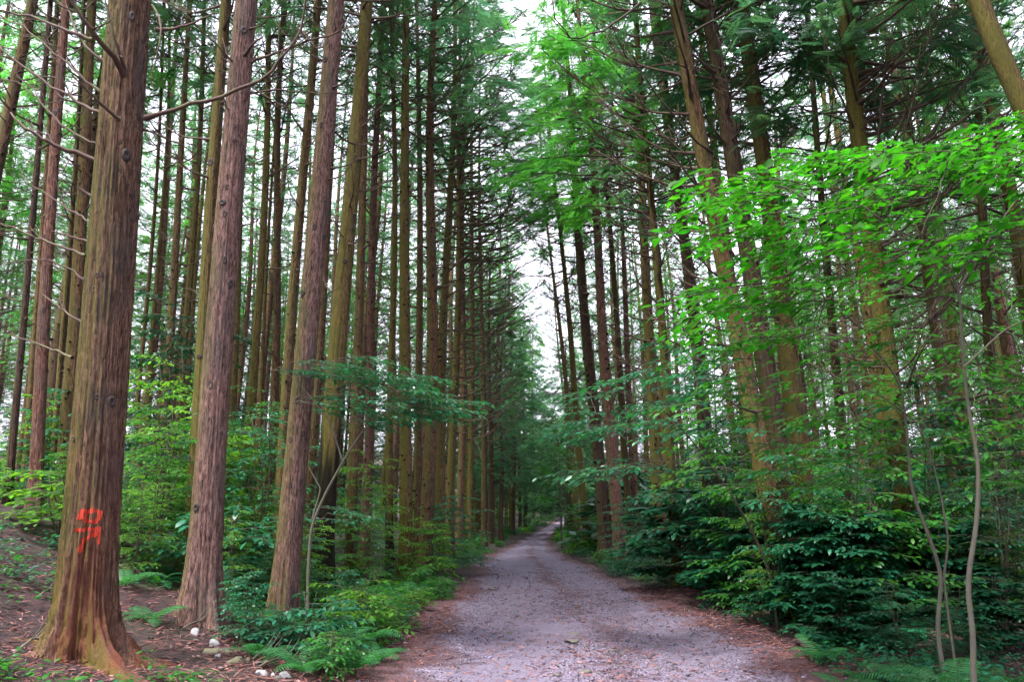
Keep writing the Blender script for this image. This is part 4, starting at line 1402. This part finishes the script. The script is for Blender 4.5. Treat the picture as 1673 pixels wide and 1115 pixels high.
# ------------------------------------------------------------------ shrubs
NEAR = [
    ('leafy shrub filling the gap between the marked and the pinkish conifer', 255, 10.9, 'fine', 0, 2.2, 1.0),
    ('bright yellow green shrub behind that gap, right of the marked conifer', 262, 12.6, 'fine', 2, 3.0, 1.0),
    ('dark domed evergreen bush standing above the gap right of the marked conifer', 272, 15.5, 'dense', 0, 4.6, .7),
    ('layered shrub between the pinkish and the brown near conifers', 412, 11.6, 'fine', 1, 2.6, 1.1),
    ('taller pale shrub behind the layered one left of the third near conifer', 430, 14.5, 'fine', 0, 3.2, 1.0),
    ('rounded shrub in front of the slender green trunk', 602, 14.6, 'fine', 0, 1.6, .9),
    ('shrub at the foot of the olive trunk on the left verge', 740, 18.5, 'layered', 1, 1.7, 1.1),
    ('shrub of pale horizontal leaves under the left row beside the track', 700, 16.5, 'layered', 2, 1.3, 1.0),
    ('leafy clump hugging the bank below the third near conifer', 505, 8.2, 'low', 1, .6, 1.1),
    ('small pale leafed plant at the edge of the left bank near the bottom', 545, 7.4, 'low', 0, .42, 1.0),
    ('upright leafy plant right of the pinkish conifer foot', 400, 8.3, 'layered', 1, .7, .9),
    ('low clump in front of the pale stemmed sapling', 585, 9.4, 'low', 2, .6, 1.2),
    ('yellow green herb clump left of the marked conifer', 95, 10.5, 'low', 2, .85, 1.5),
    ('broad glossy bush of whorled bluish leaves right of the track', 1125, 15.2, 'whorled', 0, 2.0, 1.2),
    ('whorled bush between the bluish bush and the dark trunk foot', 1212, 12.9, 'whorled', 0, 1.7, 1.1),
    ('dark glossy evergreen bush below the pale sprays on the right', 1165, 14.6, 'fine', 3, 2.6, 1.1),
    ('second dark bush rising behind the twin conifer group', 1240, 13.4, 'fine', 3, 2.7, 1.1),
    ('yellow green bush in front of the twin conifer trunks', 1275, 11.0, 'fine', 2, 2.2, .8),
    ('tall loose bush screening the twin conifer trunks on their left', 1240, 12.2, 'tall', 0, 2.7, .9),
    ('tall loose bush in front of the twin conifer trunks', 1330, 10.6, 'tall', 2, 2.7, .9),
    ('tall leafy bush left of the branchy conifer', 1405, 10.8, 'tall', 0, 3.2, .9),
    ('tall leafy bush right of the branchy conifer', 1545, 11.2, 'tall', 2, 3.5, .9),
    ('tall leafy bush at the right picture edge behind the tall sapling', 1665, 10.6, 'tall', 0, 3.6, .9),
    ('tall bush between the pale sprays and the twin conifers', 1175, 13.8, 'tall', 2, 4.4, .9),
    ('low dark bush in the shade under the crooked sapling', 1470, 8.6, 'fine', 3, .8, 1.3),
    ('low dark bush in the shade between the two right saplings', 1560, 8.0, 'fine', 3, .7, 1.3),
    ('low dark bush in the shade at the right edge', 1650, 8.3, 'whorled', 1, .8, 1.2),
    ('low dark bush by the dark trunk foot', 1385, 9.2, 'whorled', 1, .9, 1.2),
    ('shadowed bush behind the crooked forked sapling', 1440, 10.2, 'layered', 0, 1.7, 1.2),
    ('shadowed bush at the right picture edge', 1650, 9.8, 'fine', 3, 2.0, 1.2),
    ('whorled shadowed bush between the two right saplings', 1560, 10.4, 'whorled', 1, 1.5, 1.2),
    ('leafy bush left of the red barked conifer on the right verge', 958, 28, 'layered', 0, 1.8, 1.0),
    ('verge shrub at the foot of the right row', 1045, 20, 'layered', 1, 1.7, 1.1),
    ('thin young tree with a bare stem at the right bend of the track', 918, 31, 'tall', 0, 5.0, .7),
]
for i, (lab, px_, dep, kd, va, h, wi) in enumerate(NEAR):
    x, y, z = base_xy(px_, dep)
    shrub('leafy_shrub', lab, None, x, y, kd, va, h, i * 1.7, None, wi)

r = np.random.default_rng(55)
GL = {'left': ('leafy green understory shrub among the trunks left of the track', 'understory shrubs of the left stand'),
      'right': ('leafy understory shrub in the thicket right of the track', 'understory shrubs of the right thicket'),
      'vl': ('low leafy plant on the left verge of the track', 'verge plants left'), 'vr': ('low leafy plant on the right verge of the track', 'verge plants right')}


FARBUSH = {True: [], False: []}


def scatter(side, n, ylo, yhi, dlo, dhi, kinds, hlo, hhi, sep=.8, power=1.0):
    lab, grp = GL[side]
    done, tries = 0, 0
    while done < n and tries < n * 12:
        tries += 1
        y = ylo + (yhi - ylo) * r.uniform() ** 1.2
        L, R = np.interp(y, _ys, _L), np.interp(y, _ys, _R)
        d = dlo + (dhi - dlo) * r.uniform() ** power
        x = L - d if side in ('left', 'vl') else R + d
        px_, _ = proj(np.array([x, y, .5]))
        if px_ < -40 or px_ > W_PX + 40 or not free(x, y, .35):
            continue
        if side in ('right', 'vr') and y < 9.8 and px_ > 1250:
            continue
        if side in ('left', 'vl') and y < 9.6 and 170 < px_ < 440:
            continue
        if side in ('left', 'vl') and y < 17 and 490 < px_ < 760 and r.uniform() < .6:
            continue
        if side == 'left' and y < 11.5 and px_ < 170:
            continue
        kd = kinds[r.integers(0, len(kinds))]
        if y > (19 if side in ('left', 'right') else 26):
            FARBUSH[side in ('left', 'vl')].append((x, y, kd, int(r.integers(0, 3)), r.uniform(hlo, hhi), r.uniform(0, 6.28)))
            done += 1
            continue
        va = int(r.integers(0, 3))
        hh = r.uniform(hlo, hhi)
        o = shrub('leafy_shrub', None, grp, x, y, kd, va, hh, r.uniform(0, 6.28), None, r.uniform(.9, 1.3))
        word = {'layered': 'layered', 'tall': 'loose', 'whorled': 'whorled', 'dense': 'dense', 'low': 'low', 'fine': 'small-leaved'}[kd]
        LATER.append((o, ('far ' if y > 22 else '') + ('verge ' if side in ('vl', 'vr') else '') + word + ' shrub', (x, y, hh * .6), grp))
        done += 1


scatter('left', 130, 12, 60, 1.4, 28, ('fine', 'layered', 'fine', 'tall'), .9, 2.4)
scatter('left', 26, 9.5, 16, 1.5, 8, ('fine', 'low', 'fine'), .5, 1.3)
scatter('right', 160, 10, 60, 1.4, 26, ('fine', 'tall', 'fine', 'whorled', 'fine'), 1.3, 3.4)
scatter('right', 36, 10, 22, 1.0, 6, ('fine', 'whorled', 'fine'), .7, 1.7)
scatter('vl', 80, 7.5, 75, .15, 1.8, ('low', 'low', 'fine'), .22, .6)
scatter('vr', 70, 8.5, 75, .3, 1.5, ('low', 'low', 'fine'), .22, .6)

for k in range(46):          # bushes on the rise where the track disappears
    y = r.uniform(66, 105)
    FARBUSH[bool(k % 2)].append((r.uniform(-10, 16), y, 'tall', k % 3, r.uniform(2.5, 4.5), r.uniform(0, 6.28)))
for isleft, lst in FARBUSH.items():
    by_mat = {}
    for x, y, kd, va, h, rz in lst:
        L, R = np.interp(y, _ys, _L), np.interp(y, _ys, _R)
        if L - .2 < x < R + .2:
            continue
        lv, h0, mat_ = SHRUB_LV[kd][va % len(SHRUB_LV[kd])]
        p, d, u, l, c = lv
        pick = r.permutation(len(p))[:420]
        s_ = h / h0
        R3 = np.array([[math.cos(rz), -math.sin(rz), 0], [math.sin(rz), math.cos(rz), 0], [0, 0, 1]])
        b = by_mat.setdefault(mat_.name, (MB(), mat_))[0]
        b.inst(LEAF_D, frames(d[pick] @ R3.T, u[pick], l[pick] * s_ * 2.2), p[pick] @ R3.T * s_ + [x, y, float(terr(x, y))], None, LEAF_D4, c[pick])
    for nm, (b, mat_) in by_mat.items():
        kindw = {'leaf_mid_green': 'mid green', 'leaf_cool_green': 'bluish green', 'leaf_dark_glossy': 'dark green', 'leaf_yellow_green': 'yellow green'}[nm]
        tag(link('undergrowth', b.mesh('undergrowth', mat_)), f'distant {kindw} undergrowth {"left" if isleft else "right"} of the track', 'undergrowth', None, 'stuff')

# ------------------------------------------------------------------ ferns
def frond_mesh(seed, mat):
    rr = np.random.default_rng(seed)
    b = MB()
    t = np.linspace(0, 1, 9)
    P = np.stack([t * .82, .04 * np.sin(t * 3), .62 * t - .52 * t ** 2.2], 1)
    b.tube(P, np.linspace(.008, .003, 9), 3, (1.2, .9, .6))
    n = 17
    for i in range(n):
        s = .14 + .86 * i / (n - 1)
        q = np.array([np.interp(s, t, P[:, k]) for k in range(3)])
        tn = nrm(np.array([np.interp(min(1, s + .03), t, P[:, k]) - np.interp(s - .03, t, P[:, k]) for k in range(3)]))
        ln = .24 * math.sin(PI * (s * .82 + .14)) ** .8 + .015
        for sg in (-1, 1):
            d = nrm(tn * .42 + np.array([0, sg, 0]) * .9 + np.array([0, 0, -.18]))
            w = tn * (.012 + .012 * (1 - s))
            m1, m2 = q + d * ln * .35, q + d * ln * .72
            b.add([q - w * .4, q + w * .6, m1 + w, m2 + w * .7, q + d * ln + [0, 0, -.02], m2 - w * .5, m1 - w * .8],
                  [(3, 4, 5)], [(0, 1, 2, 6), (6, 2, 3, 5)], (rr.uniform(.75, 1.25),) * 3)
    return b.mesh('frond', mat)


FRONDS = [frond_mesh(s, FERN) for s in (1, 2, 3)]


def fern(label, group, x, y, size, n=8):
    root = link('fern', None, None, (x, y, float(terr(x, y)) - .01))
    tag(root, label, 'fern', group)
    for k in range(n):
        s = size * random.uniform(.75, 1.15)
        link('frond', FRONDS[k % 3], root, None, (0, random.uniform(-.35, .15), k * 2 * PI / n + random.uniform(-.3, .3)), (s, s, s))
    return root


for lab, px_, dep, s, n in [
    ('large fern in the middle of the left bank', 590, 8.9, .62, 9), ('fern arching left of the large bank fern', 545, 8.4, .55, 8), ('fern at the bottom of the left bank near the track', 575, 7.7, .5, 8),
    ('fern below the third near conifer', 470, 8.5, .5, 8), ('fern spreading over the bank edge at the bottom', 500, 7.3, .5, 9), ('bright fern between the bank clump and the track', 610, 8.3, .5, 9), ('fern in front of the pinkish conifer foot, to its right', 425, 7.7, .42, 7), ('broad fern in the lower right shade beside the crooked sapling', 1570, 6.7, .6, 9), ('fern under the tall sapling', 1610, 6.2, .5, 8), ('fern at the gravel edge in the lower right', 1380, 7.0, .45, 8), ('fern beside the olive trunk foot', 700, 15.0, .6, 8), ('fern in the dark lower right corner', 1500, 7.0, .55, 8),
    ('fern at the right picture edge in deep shade', 1640, 7.2, .5, 8), ('fern by the dark trunk foot at the right track edge', 1345, 8.6, .5, 8), ('small fern at the right edge of the gravel', 1420, 7.5, .42, 7),
    ('fern between the marked and pinkish conifers', 245, 8.2, .45, 7)]:
    x, y, z = base_xy(px_, dep)
    fern(lab, None, x, y, s, n)
for i in range(22):
    y = random.uniform(8, 20)
    L = float(np.interp(y, _ys, _L))
    x = L - random.uniform(.4, 3.2)
    if free(x, y, .4):
        o = fern(None, 'ferns of the left bank', x, y, random.uniform(.35, .55), 7)
        LATER.append((o, 'small bank fern', (x, y, .3), 'ferns of the left bank'))
for i in range(16):
    y = random.uniform(6.6, 14)
    R = float(np.interp(y, _ys, _R))
    x = R + random.uniform(.5, 2.6)
    if free(x, y, .4):
        o = fern(None, 'ferns of the right thicket', x, y, random.uniform(.35, .55), 7)
        LATER.append((o, 'small thicket fern', (x, y, .3), 'ferns of the right thicket'))

# ------------------------------------------------------------------ stones
def stone_mesh(seed, mat, flat=.6):
    rr = np.random.default_rng(seed)
    import bmesh
    bm = bmesh.new()
    bmesh.ops.create_icosphere(bm, subdivisions=2, radius=1)
    dirs = nrm(rr.normal(0, 1, (15, 3)))
    lim = rr.uniform(.5, .85, 15)
    V = np.array([v.co[:] for v in bm.verts])
    for d, l in zip(dirs, lim):
        e = V @ d
        V -= np.outer(np.maximum(0, e - l), d)
    V *= [1, rr.uniform(.5, .9), flat]
    V += rr.normal(0, .045, V.shape)
    F = np.array([[v.index for v in f.verts] for f in bm.faces])
    bm.free()
    b = MB()
    b.add(V, F)
    return b.mesh('stone', mat)


WR = [stone_mesh(i, ROCK_WHITE, .75) for i in range(4)]
TR = [stone_mesh(20 + i, ROCK_TAN, .55) for i in range(3)]
SR = [stone_mesh(40 + i, STONE, .32) for i in range(6)]


def stone(name, label, group, px_, py_, s, mesh, sink=.25):
    x, y, z = ground_at(px_, py_)
    s *= .9
    o = link(name, mesh, None, (x, y, z + s * (.45 - sink)), (random.uniform(-.3, .3), random.uniform(-.3, .3), random.uniform(0, 6.28)), (s, s, s))
    return tag(o, label, 'rock', group)


for lab, px_, py_, s, mk in [
    ('white angular rock at the foot of the pinkish conifer, leftmost of the white ones', 318, 1038, .085, 0), ('white rock just right of the leftmost white one', 350, 1056, .085, 1),
    ('white rock nearest the pinkish trunk', 368, 1044, .06, 2), ('small white rock below the three white ones', 357, 1075, .045, 3),
    ('white rock at the bottom edge left of the reddish litter', 428, 1104, .07, 2), ('pale rock at the bottom edge, right of its white neighbour', 466, 1110, .075, 0),
    ('small pale rock at the bottom edge between the two larger', 446, 1108, .05, 1)]:
    stone('white_rock', lab, None, px_, py_, s * 1.1, WR[mk], .38)
for lab, px_, py_, s, mk in [
    ('mossy tan rock right of the white rocks', 397, 1054, .07, 0), ('long olive rock slab below the white rocks', 386, 1085, .12, 1), ('olive slab left of the long one', 343, 1070, .12, 2),
    ('small mossy rock at the bottom edge beside the roots', 203, 1110, .05, 0), ('mossy flat stone at the left gravel edge', 682, 1007, .10, 1), ('mossy stone in the dark lower right corner', 1428, 1102, .16, 2)]:
    stone('mossy_rock', lab, None, px_, py_, s, TR[mk], .35)
for lab, px_, py_, s, mk in [
    ('large flat stone at the bottom edge of the track', 957, 1102, .11, 0), ('stone left of the large flat one at the bottom edge', 912, 1106, .065, 1), ('long flat stone bedded in the middle of the track', 938, 1040, .13, 2),
    ('flat stone just below the long bedded one', 933, 1052, .12, 3), ('small tan stone upright in the track centre', 850, 1014, .06, 4), ('stone beside the dark wet patch in the track', 832, 1036, .07, 5),
    ('flat slab set across the left wheel track', 805, 966, .15, 2), ('second slab right of the one across the wheel track', 842, 968, .11, 3), ('tan stone right of the long bedded one', 1000, 1066, .07, 4),
    ('stone at the right of the bottom edge stones', 1010, 1092, .05, 5)]:
    stone('path_stone', lab, None, px_, py_, s, SR[mk], .32)
rr = np.random.default_rng(131)
GR = [stone_mesh(60 + i, ROCK_TAN if i % 2 else STONE, .7) for i in range(5)]
for i in range(16):
    t_ = rr.uniform()
    o = stone('grey_rock', 'small dirty grey rock in the loose pile around the white rocks', 'dirty rocks of the loose pile', 325 + 150 * t_ + rr.normal(0, 14), 1050 + 50 * t_ + rr.normal(0, 12), rr.uniform(.03, .075), GR[i % 5], .4)
rr = np.random.default_rng(31)
for i in range(70):
    dep = 6.7 + 12 * rr.uniform() ** 1.6
    L, R = np.interp(dep, _ys, _L), np.interp(dep, _ys, _R)
    x = rr.normal((L + R) / 2 + .15, .6)
    s = rr.uniform(.02, .06)
    if L + .1 < x < R - .1:
        o = link('path_stone', SR[i % 6], None, (x, dep, float(terr(x, dep)) + s * .12), (rr.uniform(-.2, .2), rr.uniform(-.2, .2), rr.uniform(0, 6)), (s, s, s))
        tag(o, 'small stone bedded in the gravel of the track', 'rock', 'small stones in the track')

# ------------------------------------------------------------------ loose stuff: gravel, litter, ground cover
rr = np.random.default_rng(61)
N = 21000
yy = 5.5 + 16 * rr.uniform(size=N) ** 1.7
L, R = edges_at(yy)
uu = rr.uniform(-.02, 1.02, N)
xx = L + (R - L) * uu
s = rr.gamma(2.0, .0030, N) + .0035
s = np.clip(s, .004, .04)
keepg = rr.uniform(size=N) > .75 * (np.exp(-((uu - .33) / .13) ** 2) + .7 * np.exp(-((uu - .74) / .10) ** 2))
xx, yy, s, uu = xx[keepg], yy[keepg], s[keepg], uu[keepg]
N = len(xx)
OC = np.array([[1, 0, 0], [0, 1, 0], [-1, 0, 0], [0, -1, 0], [0, 0, .7], [0, 0, -.7]], float)
OC[:4] += np.random.default_rng(1).normal(0, .15, (4, 3))
OF = np.array([[0, 1, 4], [1, 2, 4], [2, 3, 4], [3, 0, 4], [1, 0, 5], [2, 1, 5], [3, 2, 5], [0, 3, 5]])
az = rr.uniform(0, 6.28, N)
dx = np.stack([np.cos(az), np.sin(az), rr.normal(0, .2, N)], 1)
M = frames(dx, np.array([0, 0, 1.0]) + rr.normal(0, .25, (N, 3)), s)
M[:, :, 1] *= rr.uniform(.6, 1, N)[:, None]
g = rr.choice([.05, .09, .135, .21, .38], N, p=[.3, .32, .24, .11, .03])[:, None]
hue = rr.normal(0, .07, (N, 1))
cc = np.clip(np.hstack([g * (1 + hue * 1.2), g * (.82), g * (1.16 - hue)]), .02, .9)
b = MB()
b.inst(OC, M, np.stack([xx, yy, terr(xx, yy) + .010 + s * .1], 1), OF, None, cc)
tag(link('gravel', b.mesh('gravel', PEBBLE)), 'loose grey gravel strewn over the track', 'gravel', None, 'stuff')

# reddish needle litter and dead leaves
STR = np.array([[0, -.03, 0], [0, .03, 0], [.5, .04, .05], [.5, -.04, .05], [1, .015, 0], [1, -.015, 0]])
STF = np.array([[0, 3, 2, 1], [3, 5, 4, 2]])


def litter(N, side, seed, ymax=16.0):
    rr = np.random.default_rng(seed)
    y = 4.5 + (ymax - 4.5) * rr.uniform(size=N) ** 1.5
    L, R = edges_at(y)
    if side == 'l':
        x = L + .45 - rr.gamma(1.6, 1.5, N)
    elif side == 'r':
        x = R - .55 + rr.gamma(1.5, 1.0, N)
    else:
        x = L + (R - L) * np.clip(rr.normal(.5, .32, N), 0, 1)
    ln = rr.uniform(.03, .13, N)
    az = rr.uniform(0, 6.28, N)
    d = np.stack([np.cos(az), np.sin(az), rr.normal(.05, .18, N)], 1)
    M = frames(d, np.array([0, 0, 1.0]) + rr.normal(0, .5, (N, 3)), ln)
    v = rr.uniform(.35, 1.2, (N, 1))
    k = rr.uniform(0, 1, (N, 1))
    col = v * ((1 - k) * np.array([.62, .24, .17]) + k * np.array([.75, .46, .38]))
    b = MB()
    b.inst(STR, M, np.stack([x, y, terr(x, y) + .012], 1), None, STF, col)
    return b


for nm, N_, sd_, lab in (('needle_litter', 26000, 'l', 'reddish brown needle litter covering the left bank'), ('needle_litter', 15000, 'r', 'reddish brown needle litter along the right track edge'),
                         ('needle_litter', 5000, 'c', 'scattered dead needles lying on the gravel track')):
    tag(link(nm, litter(N_, sd_, ord(sd_)).mesh(nm, DEADLEAF)), lab, 'litter', None, 'stuff')
rr = np.random.default_rng(72)
N = 2600
y = 5 + 14 * rr.uniform(size=N) ** 1.5
L, R = edges_at(y)
x = np.where(rr.uniform(size=N) < .5, L + (R - L) * rr.uniform(0, 1, N), L - rr.gamma(1.5, 1.4, N))
az = rr.uniform(0, 6.28, N)
d = np.stack([np.cos(az), np.sin(az), rr.normal(0, .15, N)], 1)
M = frames(d, np.array([0, 0, 1.0]) + rr.normal(0, .35, (N, 3)), rr.uniform(.03, .075, N))
k = rr.uniform(0, 1, (N, 1))
col = rr.uniform(.5, 1.4, (N, 1)) * ((1 - k) * np.array([.8, .5, .32]) + k * np.array([.55, .42, .4]))
b = MB()
b.inst(LEAF_V, M, np.stack([x, y, terr(x, y) + .018], 1), LEAF_F3, LEAF_F4, col)
tag(link('fallen_leaves', b.mesh('fallen_leaves', DEADLEAF)), 'dry fallen leaves scattered over track and bank', 'litter', None, 'stuff')

# small green herbs on both verges
def herbs(N, side, seed, mat, wide=.9, thr=-.1):
    rr = np.random.default_rng(seed)
    y = 5.2 + 24 * rr.uniform(size=N) ** 1.6
    L, R = edges_at(y)
    x = L - .05 - rr.gamma(1.5, wide, N) if side == 'l' else R + .05 + rr.gamma(1.4, .9, N)
    m_ = und(x * 1.3 + 5, y * 1.3) > thr
    x, y = x[m_], y[m_]
    n = len(x)
    h = rr.uniform(.03, .2, n)
    lv = Leaves()
    z = terr(x, y)
    for k in range(5):
        az = rr.uniform(0, 6.28, n)
        d = np.stack([np.cos(az), np.sin(az), rr.uniform(-.3, .5, n)], 1)
        lv.add(np.stack([x + rr.normal(0, .025, n), y + rr.normal(0, .025, n), z + h * rr.uniform(.5, 1, n)], 1), d, np.array([0, 0, 1.0]) + rr.normal(0, .25, (n, 3)), rr.uniform(.03, .085, n), tints(rr, n, .35))
    return leaves_to_mb(lv, True)


tag(link('ground_cover', herbs(7500, 'l', 81, LEAF_MID).mesh('ground_cover', LEAF_MID)), 'small green herbs covering the left bank and verge', 'ground cover', None, 'stuff')
tag(link('ground_cover', herbs(7000, "l", 83, LEAF_MID, 2.6, .05).mesh('ground_cover', LEAF_COOL)), 'scattered small plants on the litter slope at the left', 'ground cover', None, 'stuff')
tag(link('ground_cover', herbs(5000, 'r', 82, LEAF_MID).mesh('ground_cover', LEAF_COOL)), 'small green herbs along the right verge', 'ground cover', None, 'stuff')

# fallen sticks on the left bank
for i, (x0, y0, x1, y1, dep) in enumerate([(20, 1085, 75, 1010, 6.0), (420, 1020, 500, 925, 7.2), (410, 1000, 455, 960, 7.4), (60, 960, 105, 900, 7.6), (300, 880, 345, 850, 8.2)]):
    xa, ya, za = base_xy(x0, dep)
    xb, yb, zb = base_xy(x1, dep + .5)
    b = MB()
    t = np.linspace(0, 1, 8)
    P = np.stack([xa + (xb - xa) * t, ya + (yb - ya) * t + .03 * np.sin(t * 5 + i), 0 * t], 1)
    P[:, 2] = terr(P[:, 0], P[:, 1]) + .02 + .05 * np.sin(t * 3)
    b.tube(P, np.linspace(.011, .005, 8), 5)
    for k in range(3):
        q = P[3 + k]
        b.tube(np.array([q, q + [.06, .03 * k, .08], q + [.1, .05 * k, .16]]), [.005, .004, .002], 4)
    tag(link('fallen_stick', b.mesh('fallen_stick', STEM, True)), ['fallen stick at the lower left corner', 'forked dry stick leaning on the left bank ferns', 'short dry stick left of the forked one', 'bare stick on the litter slope at the left', 'pale stick beside the pinkish conifer'][i], 'stick')
REFS = [(-60, 'the left edge'), (140, 'the marked conifer'), (325, 'the pinkish conifer'), (470, 'the third conifer'), (533, 'the black-footed conifer'), (660, 'the olive trunk'), (770, 'the last left trunk'),
        (865, 'the track'), (1000, 'the right row'), (1140, 'the bluish bush'), (1290, 'the twin conifers'), (1465, 'the branchy conifer'), (1595, 'the tall sapling'), (1800, 'the right edge')]
ORD = ['first', 'second', 'third', 'fourth', 'fifth', 'sixth', 'seventh', 'eighth', 'ninth', 'tenth', 'eleventh', 'twelfth', 'thirteenth', 'fourteenth', 'fifteenth', 'sixteenth', 'seventeenth', 'eighteenth', 'nineteenth', 'twentieth', 'twenty-first', 'twenty-second', 'twenty-third', 'twenty-fourth', 'twenty-fifth']
buckets = {}
for o, word, p, grp in LATER:
    px_ = float(proj(np.array(p))[0])
    k = max(i for i, (a, _) in enumerate(REFS) if a <= max(px_, -60)) if px_ < 1800 else len(REFS) - 2
    k = min(k, len(REFS) - 2)
    buckets.setdefault((word, k), []).append((px_, o, grp))
for (word, k), lst in buckets.items():
    lst.sort(key=lambda e: e[0])
    for n_, (_, o, grp) in enumerate(lst):
        a_, b_ = REFS[k][1], REFS[k + 1][1]
        o['label'] = f'{word} between {a_} and {b_}' + (f', {ORD[min(n_, 24)]} from left' if len(lst) > 1 else '')
        o['group'] = grp
print('far trees', n_far, 'objects', len(bpy.data.objects))
